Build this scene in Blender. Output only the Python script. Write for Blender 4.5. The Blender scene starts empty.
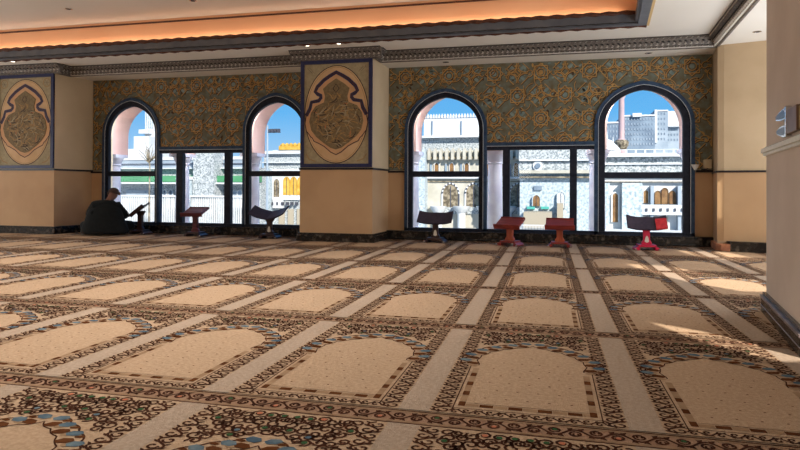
import bpy, bmesh, math, random
import numpy as np
from mathutils import Vector, Matrix
from mathutils.geometry import tessellate_polygon
PI = math.pi
random.seed(7)
S = bpy.context.scene
C = S.collection

# ------------------------------------------------------------------ materials
def lin(c):
    c /= 255.0
    return c/12.92 if c <= 0.04045 else ((c+0.055)/1.055)**2.4
def rgb(r, g, b): return (lin(r), lin(g), lin(b), 1)
MATS = {}
def mat(name, col, rough=0.6, col2=None, scale=8, detail=4, metal=0, bump=0, bscale=60, emit=None, estr=0, spec=0.5, lo=0.35, hi=0.65, stretch=None, kind='noise'):
    if name in MATS: return MATS[name]
    m = bpy.data.materials.new(name); m.use_nodes = True
    nt = m.node_tree; b = nt.nodes['Principled BSDF']
    b.inputs['Base Color'].default_value = col; b.inputs['Roughness'].default_value = rough
    b.inputs['Metallic'].default_value = metal
    b.inputs['Specular IOR Level'].default_value = spec
    tc = nt.nodes.new('ShaderNodeTexCoord'); vec = tc.outputs['Object']
    if stretch:
        mp = nt.nodes.new('ShaderNodeMapping'); mp.inputs['Scale'].default_value = stretch
        nt.links.new(vec, mp.inputs['Vector']); vec = mp.outputs['Vector']
    if col2:
        if kind == 'voronoi':
            n = nt.nodes.new('ShaderNodeTexVoronoi'); n.inputs['Scale'].default_value = scale; out = n.outputs['Color']
        else:
            n = nt.nodes.new('ShaderNodeTexNoise'); n.inputs['Scale'].default_value = scale; n.inputs['Detail'].default_value = detail; out = n.outputs['Fac']
        nt.links.new(vec, n.inputs['Vector'])
        cr = nt.nodes.new('ShaderNodeValToRGB')
        cr.color_ramp.elements[0].position = lo; cr.color_ramp.elements[0].color = col
        cr.color_ramp.elements[1].position = hi; cr.color_ramp.elements[1].color = col2
        nt.links.new(out, cr.inputs['Fac']); nt.links.new(cr.outputs['Color'], b.inputs['Base Color'])
    if bump:
        n2 = nt.nodes.new('ShaderNodeTexNoise'); n2.inputs['Scale'].default_value = bscale; n2.inputs['Detail'].default_value = 3
        nt.links.new(vec, n2.inputs['Vector'])
        bp = nt.nodes.new('ShaderNodeBump'); bp.inputs['Strength'].default_value = bump; bp.inputs['Distance'].default_value = 0.01
        nt.links.new(n2.outputs['Fac'], bp.inputs['Height']); nt.links.new(bp.outputs['Normal'], b.inputs['Normal'])
    if emit:
        b.inputs['Emission Color'].default_value = emit; b.inputs['Emission Strength'].default_value = estr
    MATS[name] = m; return m

M = {}
def D(k, *a, **kw): M[k] = mat(k, *a, **kw)
D('carpet_field', rgb(180,150,121), 0.95, rgb(197,168,139), 60.0, 6, bump=0.5, bscale=160, spec=0.1)
D('carpet_strip', rgb(172,150,130), 0.95, rgb(186,165,145), 60.0, 6, bump=0.5, bscale=160, spec=0.1)
D('carpet_band', rgb(158,124,100), 0.95, rgb(174,140,114), 9, 4, bump=0.5, bscale=160, spec=0.1)
D('carpet_brown', rgb(58,32,20), 0.95, rgb(80,48,32), 12, 3, spec=0.1)
D('carpet_dash', rgb(84,46,20), 0.95, rgb(104,62,32), 12, 3, spec=0.1)
D('carpet_tan', rgb(156,126,98), 0.95, rgb(170,140,110), 12, 3, spec=0.1)
D('carpet_blue', rgb(72,92,108), 0.95, rgb(112,128,134), 14, 3, spec=0.1)
D('carpet_grey', rgb(60,56,48), 0.95, spec=0.1)
D('carpet_green', rgb(58,92,58), 0.95, spec=0.1)
D('carpet_rose', rgb(196,122,92), 0.95, spec=0.1)
D('screed', rgb(120,112,104), 0.9, rgb(134,126,118), 6)
D('plaster', rgb(208,188,156), 0.75, rgb(216,197,166), 2.2, 6, bump=0.08, bscale=40)
D('plaster_right', rgb(184,160,128), 0.75, rgb(194,170,138), 2.2, 6, bump=0.08, bscale=40)  # pillar plaster darkened to offset the bright wing fill light
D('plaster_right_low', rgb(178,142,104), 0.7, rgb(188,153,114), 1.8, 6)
D('plaster_low', rgb(190,154,116), 0.7, rgb(200,165,126), 1.8, 6, bump=0.06, bscale=40)
D('plaster_pier', rgb(206,191,176), 0.7, rgb(217,203,189), 2.0, 6, bump=0.08, bscale=50)
D('ceiling_paint', rgb(230,226,218), 0.8, rgb(234,230,223), 1.2, 4)
D('ceiling_inner', rgb(226,222,214), 0.8, rgb(230,226,219), 1.0, 4)
D('peach', rgb(247,190,146), 0.75, rgb(249,196,153), 1.5, 4)
D('frame_blue', rgb(40,60,88), 0.6, rgb(58,80,108), 14, 4, spec=0.25)
D('frame_dark', rgb(27,31,44), 0.55, rgb(38,42,56), 18, 3, spec=0.2)
D('frame_line', rgb(196,204,212), 0.4)
D('wall_ground', rgb(104,92,66), 0.85, rgb(112,122,112), 9, 5, bump=0.3, bscale=50)
D('wall_gold', rgb(166,126,70), 0.6, rgb(190,148,84), 10, 3)
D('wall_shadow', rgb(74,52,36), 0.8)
D('wall_teal', rgb(104,126,126), 0.7, rgb(132,150,144), 12, 4)
D('rail_dark', rgb(26,18,24), 0.4)
D('marble_dark', rgb(24,20,18), 0.25, rgb(92,82,72), 16, 9, lo=0.5, hi=0.72, spec=0.5)
D('marble_edge', rgb(150,140,140), 0.3, rgb(90,80,80), 9, 6)
D('brick_base', rgb(196,132,92), 0.7, rgb(150,96,70), 14, 4)
D('cornice', rgb(124,116,108), 0.55, rgb(84,78,76), 30, 5)
D('cornice_hi', rgb(204,198,188), 0.5, rgb(160,154,148), 22, 4)
D('cornice_dark', rgb(46,42,42), 0.6)
D('coffer_grey', rgb(88,92,100), 0.5, rgb(104,106,112), 5, 4)
D('coffer_rope', rgb(70,36,22), 0.6, rgb(92,52,34), 22, 3)
D('coffer_gold', rgb(212,180,120), 0.5)
D('navy', rgb(22,30,74), 0.45, rgb(32,40,88), 20, 3)
D('panel_cream', rgb(206,170,126), 0.75, rgb(218,184,142), 5, 5)
D('panel_grey', rgb(158,146,116), 0.8, rgb(176,162,130), 26, 5)
D('panel_peach', rgb(214,170,126), 0.75, rgb(204,160,118), 6, 4)
D('maroon', rgb(76,36,36), 0.6, rgb(34,24,52), 30, 3)
D('medal_olive', rgb(116,98,68), 0.8, rgb(138,120,88), 30, 5, bump=0.4, bscale=60)
D('medal_gold', rgb(176,142,88), 0.6, rgb(150,116,70), 26, 4)
D('medal_copper', rgb(196,120,70), 0.6)
D('line_dark', rgb(58,44,40), 0.7)
D('wood_red', rgb(112,34,28), 0.4, rgb(146,54,44), 4, 8, stretch=(1,8,8), spec=0.5)
D('wood_orange', rgb(150,62,34), 0.45, rgb(176,84,52), 4, 8, stretch=(8,8,1))
D('wood_maroon', rgb(72,24,30), 0.35, rgb(100,42,48), 4, 8, stretch=(1,8,8))
D('wood_dark', rgb(38,22,22), 0.4, rgb(62,38,38), 4, 8, stretch=(1,8,8))
D('leather_dark', rgb(48,40,58), 0.5, rgb(62,52,72), 30, 4)
D('red_cloth', rgb(196,36,48), 0.6, rgb(220,60,68), 20, 3)
D('red_plastic', rgb(196,22,62), 0.4)
D('chrome', rgb(210,210,212), 0.18, metal=1.0)
D('white_paint', rgb(224,224,222), 0.4)
D('beige_plastic', rgb(190,172,140), 0.5)
D('mould_white', rgb(228,230,220), 0.5, rgb(238,240,230), 30, 3)
D('brown_metal', rgb(122,96,78), 0.4, rgb(140,112,92), 10, 3, metal=0.2)
D('ochre', rgb(170,142,84), 0.5)
D('blue_grey_metal', rgb(46,60,74), 0.3, metal=0.4)
D('fabric_dark', rgb(5,10,13), 0.95, rgb(11,18,21), 20, 4, bump=0.4, bscale=40)
D('fabric_trouser', rgb(7,10,13), 0.95, rgb(12,15,18), 20, 4)
D('skin', rgb(122,84,68), 0.6)
D('hair', rgb(58,42,36), 0.9, rgb(92,70,60), 80, 3)
D('paper', rgb(220,212,196), 0.8)
D('ex_pink', rgb(222,180,170), 0.8, rgb(228,190,180), 2, 4)
D('ex_col', rgb(214,206,222), 0.4, rgb(230,224,234), 6, 6)
D('ex_white', rgb(206,208,210), 0.7, rgb(190,194,197), 1.2, 5)
D('ex_cream', rgb(186,181,168), 0.7, rgb(164,160,148), 1.0, 6)
D('ex_marble', rgb(100,110,114), 0.7, rgb(184,188,190), 7.0, 14, lo=0.36, hi=0.60)
D('ex_bluemarble', rgb(128,146,156), 0.6, rgb(184,194,200), 5.0, 14, lo=0.34, hi=0.60)
D('ex_brown', rgb(100,68,36), 0.7, rgb(134,100,60), 2.0, 8)
D('ex_lattice', rgb(84,74,58), 0.7, rgb(146,134,112), 3.2, 12, lo=0.42, hi=0.58)
D('ex_beige', rgb(158,148,130), 0.8)
D('ex_green', rgb(58,122,82), 0.7, rgb(76,138,98), 0.4, 3)
D('ex_gold', rgb(184,140,44), 0.4, rgb(204,168,80), 2, 4)
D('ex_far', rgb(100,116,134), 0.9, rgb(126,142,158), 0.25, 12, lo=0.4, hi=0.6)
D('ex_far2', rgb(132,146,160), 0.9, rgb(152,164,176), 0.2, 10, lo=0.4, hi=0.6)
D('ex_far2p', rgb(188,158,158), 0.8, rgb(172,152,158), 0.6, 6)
D('ex_ground', rgb(190,190,186), 0.8, rgb(176,176,174), 0.2, 6)
D('ex_dark', rgb(64,66,78), 0.6)
D('ex_teal', rgb(70,160,150), 0.5)
D('led_orange', rgb(255,170,110), 0.5, emit=rgb(255,160,90), estr=6)
D('lamp_white', rgb(255,240,220), 0.5, emit=rgb(255,238,214), estr=4)

def glass_mat():
    m = bpy.data.materials.new('window_glass'); m.use_nodes = True
    nt = m.node_tree; nt.nodes.remove(nt.nodes['Principled BSDF'])
    out = nt.nodes['Material Output']
    t = nt.nodes.new('ShaderNodeBsdfTransparent'); t.inputs['Color'].default_value = (0.95, 0.97, 0.98, 1)
    g = nt.nodes.new('ShaderNodeBsdfGlossy'); g.inputs['Roughness'].default_value = 0.02; g.inputs['Color'].default_value = (0.9, 0.95, 1, 1)
    f = nt.nodes.new('ShaderNodeFresnel'); f.inputs['IOR'].default_value = 1.25
    mx = nt.nodes.new('ShaderNodeMixShader')
    nt.links.new(f.outputs[0], mx.inputs[0]); nt.links.new(t.outputs[0], mx.inputs[1]); nt.links.new(g.outputs[0], mx.inputs[2])
    nt.links.new(mx.outputs[0], out.inputs['Surface'])
    return m
M['glass'] = glass_mat()

# ------------------------------------------------------------------ mesh builder
class MB:
    def __init__(s): s.v = []; s.f = []; s.m = []; s.mats = []
    def mi(s, k):
        if k not in s.mats: s.mats.append(k)
        return s.mats.index(k)
    def add(s, vs, fs, k):
        o = len(s.v); i = s.mi(k)
        s.v += [tuple(v) for v in vs]
        for f in fs: s.f.append(tuple(o+q for q in f)); s.m.append(i)
    def box(s, x0, x1, y0, y1, z0, z1, k, rot=0, piv=None):
        vs = [(x, y, z) for x in (x0, x1) for y in (y0, y1) for z in (z0, z1)]
        if rot:
            px, py = piv or ((x0+x1)/2, (y0+y1)/2); c, n = math.cos(rot), math.sin(rot)
            vs = [(px+(x-px)*c-(y-py)*n, py+(x-px)*n+(y-py)*c, z) for x, y, z in vs]
        s.add(vs, [(0,1,3,2), (4,6,7,5), (0,4,5,1), (2,3,7,6), (0,2,6,4), (1,5,7,3)], k)
    def prism(s, pts, z0, z1, k):          # plan polygon extruded in z
        n = len(pts)
        vs = [(x, y, z0) for x, y in pts] + [(x, y, z1) for x, y in pts]
        fs = [tuple(range(n-1, -1, -1)), tuple(range(n, 2*n))] + [(i, (i+1) % n, n+(i+1) % n, n+i) for i in range(n)]
        s.add(vs, fs, k)
    def slab(s, loops, y0, y1, k):         # polygon in xz with holes extruded in y
        L = [[Vector((x, z, 0)) for x, z in lp] for lp in loops]
        tris = tessellate_polygon(L)
        flat = [p for lp in loops for p in lp]; n = len(flat)
        vs = [(x, y0, z) for x, z in flat] + [(x, y1, z) for x, z in flat]
        fs = [tuple(t) for t in tris] + [tuple(n+q for q in reversed(t)) for t in tris]
        o = 0
        for lp in loops:
            c = len(lp)
            for i in range(c): a, b = o+i, o+(i+1) % c; fs.append((a, b, n+b, n+a))
            o += c
        s.add(vs, fs, k)
    def ring(s, A, B, y0, y1, k, closed=True):   # band between equal-length outlines
        n = len(A); vs = []
        for P in (A, B):
            for y in (y0, y1): vs += [(x, y, z) for x, z in P]
        fs = []
        for i in range(n if closed else n-1):
            j = (i+1) % n
            fs += [(i, j, 2*n+j, 2*n+i), (n+i, 3*n+i, 3*n+j, n+j), (i, n+i, n+j, j), (2*n+i, 2*n+j, 3*n+j, 3*n+i)]
        if not closed: fs += [(0, 2*n, 3*n, n), (n-1, 2*n-1, 4*n-1, 3*n-1)]
        s.add(vs, fs, k)
    def tube(s, pts, r, k, n=8, cap=True):
        pts = [Vector(p) for p in pts]; m = len(pts)
        rs = r if isinstance(r, (list, tuple)) else [r]*m
        vs = []; 
        for i, p in enumerate(pts):
            d = (pts[min(i+1, m-1)]-pts[max(i-1, 0)]).normalized()
            a = d.orthogonal().normalized() if i == 0 else (a-d*a.dot(d)).normalized()
            b = d.cross(a)
            vs += [p+(a*math.cos(2*PI*q/n)+b*math.sin(2*PI*q/n))*rs[i] for q in range(n)]
        fs = [(i*n+q, i*n+(q+1) % n, (i+1)*n+(q+1) % n, (i+1)*n+q) for i in range(m-1) for q in range(n)]
        if cap: fs += [tuple(range(n-1, -1, -1)), tuple(range((m-1)*n, m*n))]
        s.add(vs, fs, k)
    def lathe(s, cx, cy, prof, k, n=24):
        vs = [(cx+r*math.cos(2*PI*q/n), cy+r*math.sin(2*PI*q/n), z) for r, z in prof for q in range(n)]
        m = len(prof)
        fs = [(i*n+q, i*n+(q+1) % n, (i+1)*n+(q+1) % n, (i+1)*n+q) for i in range(m-1) for q in range(n)]
        fs += [tuple(range(n-1, -1, -1)), tuple(range((m-1)*n, m*n))]
        s.add(vs, fs, k)
    def ribbon(s, P, w, k, lift, plane='z', taper=False):
        # flat band following 2D points; plane z: (x,y,lift), plane y: (x,lift,z)
        n = len(P)
        if n < 2: return
        vs = []
        for i, (x, y) in enumerate(P):
            ax, ay = P[max(i-1, 0)]; bx, by = P[min(i+1, n-1)]
            dx, dy = bx-ax, by-ay; l = math.hypot(dx, dy) or 1
            h = w/2*((1-abs(2*i/(n-1)-1)**2*0.8) if taper else 1)
            for sg in (1, -1):
                q = (x-dy/l*h*sg, y+dx/l*h*sg)
                vs.append((q[0], q[1], lift) if plane == 'z' else (q[0], lift, q[1]))
        s.add(vs, [(2*i, 2*i+1, 2*i+3, 2*i+2) for i in range(n-1)], k)
    def poly(s, P, k, lift, plane='z'):
        s.add([(x, y, lift) if plane == 'z' else (x, lift, y) for x, y in P], [tuple(range(len(P)))], k)
    def mesh(s, name):
        me = bpy.data.meshes.new(name); me.from_pydata(s.v, [], s.f)
        for k in s.mats: me.materials.append(M[k])
        me.polygons.foreach_set('material_index', s.m)
        me.validate(); me.update(); return me
    def build(s, name, parent=None, smooth=False, fix=True, bevel=0):
        me = s.mesh(name)
        if fix:
            bm = bmesh.new(); bm.from_mesh(me); bmesh.ops.recalc_face_normals(bm, faces=bm.faces); bm.to_mesh(me); bm.free()
        o = bpy.data.objects.new(name, me); C.objects.link(o)
        if smooth:
            me.polygons.foreach_set('use_smooth', [True]*len(me.polygons))
            me.set_sharp_from_angle(angle=math.radians(40))
        if bevel:
            md = o.modifiers.new('bevel', 'BEVEL'); md.width = bevel; md.segments = 2; md.limit_method = 'ANGLE'
        if parent:
            o.parent = parent; o.matrix_parent_inverse = Matrix.Translation(-parent.location) if parent.type == 'EMPTY' else Matrix()
        return o
def tag(o, label=None, cat=None, group=None, kind=None):
    if label: o['label'] = label
    if cat: o['category'] = cat
    if group: o['group'] = group
    if kind: o['kind'] = kind
    return o
def thing(name, label, cat, loc=(0,0,0), group=None):
    o = bpy.data.objects.new(name, None); C.objects.link(o); o.location = loc; o.empty_display_size = 0.1
    return tag(o, label, cat, group)
def struct(mb, name, **kw): return tag(mb.build(name, **kw), kind='structure')
def copy_tree(o, parent=None):
    c = o.copy(); C.objects.link(c); c.parent = parent
    for ch in list(o.children): copy_tree(ch, c)
    return c

# ------------------------------------------------------------------ camera
EYE = Vector((0, 0, 0.85)); FPX, YAW, PITCH, ROLL, PPY = 611.4, 0.2396, -0.008, 0.0049, 183.3
Fw = Vector((-math.sin(YAW)*math.cos(PITCH), math.cos(YAW)*math.cos(PITCH), -math.sin(PITCH)))
r0 = Vector((math.cos(YAW), math.sin(YAW), 0)); u0 = r0.cross(Fw)
Rt = r0*math.cos(ROLL)+u0*math.sin(ROLL); Up = -r0*math.sin(ROLL)+u0*math.cos(ROLL)
cam = bpy.data.cameras.new('camera'); co = bpy.data.objects.new('camera', cam); C.objects.link(co)
co.matrix_world = Matrix(((Rt.x, Up.x, -Fw.x, EYE.x), (Rt.y, Up.y, -Fw.y, EYE.y), (Rt.z, Up.z, -Fw.z, EYE.z), (0,0,0,1)))
cam.sensor_width = 36; cam.lens = 36*FPX/800; cam.shift_y = (PPY-225)/800; cam.clip_end = 2000; cam.clip_start = 0.05
S.camera = co
def at(px, py, Y):      # survey helper: world point at depth Y seen at a pixel of the photo
    d = Fw+Rt*(px-400)/FPX+Up*(PPY-py)/FPX
    p = EYE+d*(Y/d.y); return (p.x, p.z)

# ------------------------------------------------------------------ floor and carpet
YW = 10.0                    # window wall plane
XL, XR, YB = -13.5, 5.2, -4.0
b = MB(); b.box(XL, XR, YB, YW+0.1, -0.1, -0.012, 'screed'); struct(b, 'floor')

CW, CL = 0.845, 1.53
def spiral(cx, cy, r, a0, sgn, turns=1.4, n=12):
    return [(cx+r*(1-0.72*t)*math.cos(a0+sgn*2*PI*turns*t), cy+r*(1-0.72*t)*math.sin(a0+sgn*2*PI*turns*t)) for t in [i/(n-1) for i in range(n)]]
def vine(mb, p0, p1, amp, step, z, w=0.011, k='carpet_brown', flowers=False):
    L = math.hypot(p1[0]-p0[0], p1[1]-p0[1]); n = max(1, round(L/step)); ux, uy = (p1[0]-p0[0])/L, (p1[1]-p0[1])/L; vx, vy = -uy, ux
    st = L/n
    N = n*8
    mb.ribbon([(p0[0]+ux*L*i/N+vx*amp*0.8*math.sin(PI*i/8), p0[1]+uy*L*i/N+vy*amp*0.8*math.sin(PI*i/8)) for i in range(N+1)], w, k, z)
    for i in range(n):
        sg = 1 if i % 2 == 0 else -1; c = (i+0.5)*st
        cx, cy = p0[0]+ux*c-vx*amp*0.45*sg, p0[1]+uy*c-vy*amp*0.45*sg
        base = math.atan2(uy, ux)
        mb.ribbon(spiral(cx, cy, amp*0.75, base+PI/2*sg, sg, 0.9, 9), w, k, z+0.0002)
        # leaf blobs
        for q in (0.25, 0.8):
            lx, ly = p0[0]+ux*(c+(q-0.5)*st)+vx*amp*0.9*sg, p0[1]+uy*(c+(q-0.5)*st)+vy*amp*0.9*sg
            a = base+sg*0.9; r1, r2 = amp*0.5, amp*0.2
            mb.poly([(lx+r1*math.cos(a), ly+r1*math.sin(a)), (lx-r2*math.sin(a), ly+r2*math.cos(a)), (lx-r1*math.cos(a), ly-r1*math.sin(a)), (lx+r2*math.sin(a), ly-r2*math.cos(a))], k, z+0.0004)
        if flowers and i % 3 == 1:
            mb.poly([(cx+amp*0.3*math.cos(t*PI/3), cy+amp*0.3*math.sin(t*PI/3)) for t in range(6)], random.choice(['carpet_rose', 'carpet_green', 'carpet_rose']), z+0.0005)
def arch_half():
    # inner outline of the prayer arch, right half: from side up to apex (u relative to centre)
    return [(0.243, 0.80), (0.262, 0.86), (0.262, 0.93), (0.245, 0.99), (0.218, 1.045), (0.183, 1.09), (0.14, 1.13), (0.09, 1.165), (0.045, 1.19), (0, 1.225)]
def cell():
    mb = MB(); z0 = 0
    W, L = CW, CL; cx = W/2
    def q(u0, u1, v0, v1, k, z): mb.add([(u0,v0,z),(u1,v0,z),(u1,v1,z),(u0,v1,z)], [(0,1,2,3)], k)
    q(0, W, 0.13, L, 'carpet_field', 0); q(0, W, 0, 0.13, 'carpet_band', 0)
    q(0, 0.06, 0.135, L, 'carpet_strip', 0.0006); q(W-0.06, W, 0.135, L, 'carpet_strip', 0.0006)
    for v, w_, k in ((0.0, 0.007, 'carpet_brown'), (0.014, 0.009, 'carpet_tan'), (0.122, 0.008, 'carpet_brown'), (0.108, 0.009, 'carpet_tan'), (0.136, 0.006, 'carpet_grey')): q(0, W, v, v+w_, k, 0.001)
    vine(mb, (0, 0.066), (W, 0.066), 0.034, 0.0705, 0.0012, 0.0095, flowers=True)
    vine(mb, (W, 0.066), (0, 0.066), 0.030, 0.0705, 0.0011, 0.008)
    # side columns of vine, thin lines, dashed frame
    vine(mb, (0.135, 0.174), (W-0.135, 0.174), 0.019, 0.045, 0.0012, 0.008)
    for s in (0, 1):
        X = (lambda u: W-u) if s else (lambda u: u)
        vine(mb, (X(0.100), 0.15), (X(0.100), L-0.01), 0.032, 0.050, 0.0012, 0.0095)
        a, c = sorted((X(0.142), X(0.147))); q(a, c, 0.19, 0.80, 'carpet_brown', 0.001)
        a, c = sorted((X(0.160), X(0.187)))
        v = 0.232; t = 0
        while v < 0.74:
            h_ = 0.052 if t % 2 == 0 else 0.078
            q(a, c, v, min(v+h_-0.003, 0.78), 'carpet_dash' if t % 2 == 0 else 'carpet_tan', 0.001); v += h_; t += 1
        pass
    u = 0.188; t = 1
    while u < W-0.2:
        q(u, min(u+0.053, W-0.188), 0.232, 0.262, 'carpet_dash' if t % 2 == 0 else 'carpet_tan', 0.001); u += 0.0557; t += 1
    q(0.19, W-0.19, 0.270, 0.273, 'carpet_brown', 0.001)
    q(0.13, W-0.13, 0.205, 0.209, 'carpet_brown', 0.001); q(0.13, W-0.13, 0.143, 0.147, 'carpet_tan', 0.001)
    # field specks
    for i in range(5):
        for j in range(7):
            uu = 0.25+i*0.085+(0.04 if j % 2 else 0); vv = 0.34+j*0.105
            if uu < W-0.23 and vv < 1.05-abs(uu-cx)*1.1: q(uu, uu+0.009, vv, vv+0.007, 'carpet_dash', 0.001)
    # arch band: inner brown lozenges, outer blue, with outline
    P = arch_half()
    # even resampling of the arch line
    seg = [math.hypot(P[i+1][0]-P[i][0], P[i+1][1]-P[i][1]) for i in range(len(P)-1)]; T = sum(seg)
    def on(t):
        d = t*T
        for i, l in enumerate(seg):
            if d <= l or i == len(seg)-1:
                f = min(1, d/l); a, c = P[i], P[i+1]; dx, dy = (c[0]-a[0])/l, (c[1]-a[1])/l
                return (a[0]+(c[0]-a[0])*f, a[1]+(c[1]-a[1])*f, dx, dy)
            d -= l
    NL = 6
    for s in (1, -1):
        inner, outer = [], []
        for i in range(NL*8+1):
            x, y, dx, dy = on(i/(NL*8)); sc = abs(math.sin(PI*i/8))
            inner.append((cx+s*(x-dy*-0.004*0+(-dy)*0.010*sc*-1*-1), y+dx*0.0-0.010*sc*abs(dx))); o_ = 0.066+0.012*sc
            outer.append((cx+s*(x+dy*o_), y-dx*o_))
        mb.ribbon(inner, 0.006, 'carpet_brown', 0.0014)
        mb.ribbon(outer, 0.008, 'carpet_brown', 0.0014)
        for i in range(NL):
            for (t0, off, hl, hw, kk, zz) in ((0.45, 0.020, 0.033, 0.022, 'carpet_dash', 0.0016), (0.95, 0.054, 0.032, 0.023, 'carpet_blue', 0.0018), (0.0, 0.030, 0.024, 0.014, 'carpet_tan', 0.0015), (0.5, 0.066, 0.020, 0.010, 'carpet_dash', 0.0015)):
                x, y, dx, dy = on(min(1, (i+t0)/NL)); px_, py_ = x+dy*off, y-dx*off; dx, dy = (lambda v: (v[0]/v[2], v[1]/v[2]))((-1+dx*0.25, -0.55+dy*0.10, math.hypot(-1+dx*0.25, -0.55+dy*0.10)))
                e = [(hl, 0.006), (hl*0.35, hw), (-hl*0.7, hw*0.7), (-hl, -0.006), (-hl*0.35, -hw), (hl*0.7, -hw*0.7)]
                mb.poly([(cx+s*(px_+dx*a+dy*c), py_+dy*a-dx*c) for a, c in e], kk, zz)
    # spandrels: dense scrolls
    rnd = random.Random(3)
    def outside(u, v):
        a = max(abs(u-cx), 0.036)
        pts = [(x*1.06+0.035, y+0.085) for x, y in P]
        if v < 0.86: return a > 0.3 and False
        for (x1, y1), (x2, y2) in zip(pts, pts[1:]):
            lo, hi = min(x1, x2), max(x1, x2)
            if lo <= a <= hi: return v > max(y1, y2)+0.012
        return a > 0.315
    v = 0.90
    row = 0
    while v < L-0.03:
        u = cx-0.012-(row % 2)*0.022
        while u > 0.15:
            if outside(u, v):
                r = 0.024+rnd.random()*0.008; a0 = rnd.random()*6.28; sg = rnd.choice((1, -1)); uu = u+rnd.uniform(-.01, .01); vv = v+rnd.uniform(-.008, .008)
                tn = 1.0+rnd.random()*0.4
                fl = rnd.random(); fk = rnd.choice(['carpet_rose', 'carpet_green', 'carpet_blue'])
                for s in (1, -1):
                    c_x = uu if s == 1 else W-uu; A0 = a0 if s == 1 else PI-a0
                    mb.ribbon(spiral(c_x, vv, r, A0, sg*s, tn, 10), 0.0105, 'carpet_brown', 0.0013)
                    e = (c_x+r*1.1*math.cos(A0), vv+r*1.1*math.sin(A0))
                    mb.poly([(e[0]+0.013*math.cos(A0+1.2*s), e[1]+0.013*math.sin(A0+1.2*s)), (e[0]+0.006, e[1]), (e[0]-0.013*math.cos(A0+1.2*s), e[1]-0.013*math.sin(A0+1.2*s)), (e[0]-0.006, e[1])], 'carpet_brown', 0.0015)
                    if fl < 0.16: mb.poly([(c_x+0.012*math.cos(t*PI/3), vv+0.012*math.sin(t*PI/3)) for t in range(6)], fk, 0.0016)
            u -= 0.045
        v += 0.039; row += 1
    return mb
cb = cell()
me0 = cb.mesh('cell')
nv = len(me0.vertices); cov = np.empty(nv*3, 'f'); me0.vertices.foreach_get('co', cov); cov = cov.reshape(-1, 3)
np_ = len(me0.polygons); ls = np.empty(np_, 'i'); lt = np.empty(np_, 'i'); mi = np.empty(np_, 'i')
me0.polygons.foreach_get('loop_start', ls); me0.polygons.foreach_get('loop_total', lt); me0.polygons.foreach_get('material_index', mi)
nl = len(me0.loops); lv = np.empty(nl, 'i'); me0.loops.foreach_get('vertex_index', lv)
cells = []
for iy in range(-3, 6):
    for ix in range(-17, 7):
        x = 0.338+ix*CW-0.0; y = 2.16+iy*CL-0.0
        if x > 4.6 or x+CW < XL+0.1: continue
        if ix < -4 and iy < -1: pass
        cells.append((x, y))
N = len(cells)
allc = np.concatenate([cov+np.array([x, y, 0], 'f') for x, y in cells])
allc[:, 1] = np.minimum(allc[:, 1], 9.86)
me = bpy.data.meshes.new('prayer_carpet')
me.vertices.add(N*nv); me.vertices.foreach_set('co', allc.ravel())
me.loops.add(N*nl); me.loops.foreach_set('vertex_index', (np.tile(lv, N)+np.repeat(np.arange(N)*nv, nl)).astype('i'))
me.polygons.add(N*np_); me.polygons.foreach_set('loop_start', (np.tile(ls, N)+np.repeat(np.arange(N)*nl, np_)).astype('i'))
for k in cb.mats: me.materials.append(M[k])
me.polygons.foreach_set('material_index', np.tile(mi, N))
me.update(calc_edges=True); me.validate()
carpet = bpy.data.objects.new('prayer_carpet', me); C.objects.link(carpet); carpet.location.z = -0.002
tag(carpet, 'beige wall-to-wall prayer carpet woven with rows of arched niches and brown scrollwork', 'carpet')
bpy.data.meshes.remove(me0)
bk = MB(); bk.box(XL+0.05, 4.6, -2.4, 9.86, -0.012, -0.003, 'carpet_band'); bk.build('backing', carpet)

# ------------------------------------------------------------------ arches, window wall
def arch_pts(cx, w, z0, zs, za, n=14, point=0.14):
    # closed outline starting at lower-left, up the left jamb, over the pointed arch, down the right jamb
    c = point*w; R = w+c; H = math.sqrt(R*R-c*c); a1 = math.atan2(H, c)
    right = [(cx-c+R*math.cos(a1*i/n), zs+R*math.sin(a1*i/n)*(za-zs)/H) for i in range(n+1)]
    right[-1] = (cx, za)
    left = [(2*cx-x, z) for x, z in right]
    return [(cx-w, z0)]+left+right[-2::-1]+[(cx+w, z0)]
ARCH = [  # centre, outer half width, springing, outer apex, glass half width, glass apex
    (-10.95, 0.63, 1.86, 2.53, 0.52, 2.37),
    (-7.65, 0.62, 1.86, 2.53, 0.505, 2.37),
    (-4.70, 0.635, 1.86, 2.53, 0.51, 2.36),
    (-1.672, 0.685, 1.83, 2.50, 0.553, 2.355),
    (1.40, 0.72, 1.85, 2.515, 0.562, 2.38)]
SILL, TOPM = 0.19, 1.475
GROUPS = [((-12.5,), ), (1, 2), (3, 4)]
ZT = 2.88
# solid wall with window openings (leaves the block under the mid windows open too)
wb = MB()
def opening(a0, a1):
    A = arch_pts(a0[0], a0[1]-0.02, 0.14, a0[2], a0[3]-0.02); B = arch_pts(a1[0], a1[1]-0.02, 0.14, a1[2], a1[3]-0.02)
    # join two arches and the lower block between them
    zt = TOPM+0.10
    A2 = [p for p in A[:-1]]; A2 = [p for i, p in enumerate(A2) if not (p[0] > a0[0] and p[1] < zt)]+[(a0[0]+a0[1]-0.02, zt)]
    B2 = [(a1[0]-a1[1]+0.02, zt)]+[p for i, p in enumerate(B[1:]) if not (p[0] < a1[0] and p[1] < zt)]
    return A2+B2
holeL, holeR = opening(ARCH[1], ARCH[2]), opening(ARCH[3], ARCH[4])
hole0 = arch_pts(ARCH[0][0], ARCH[0][1]-0.02, 0.14, ARCH[0][2], ARCH[0][3]-0.02)
wb.slab([[(XL, 0), (4.0, 0), (4.0, 3.6), (XL, 3.6)], hole0, holeL, holeR], YW, YW+0.22, 'plaster')
wall_back = struct(wb, 'wall_back')

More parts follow.
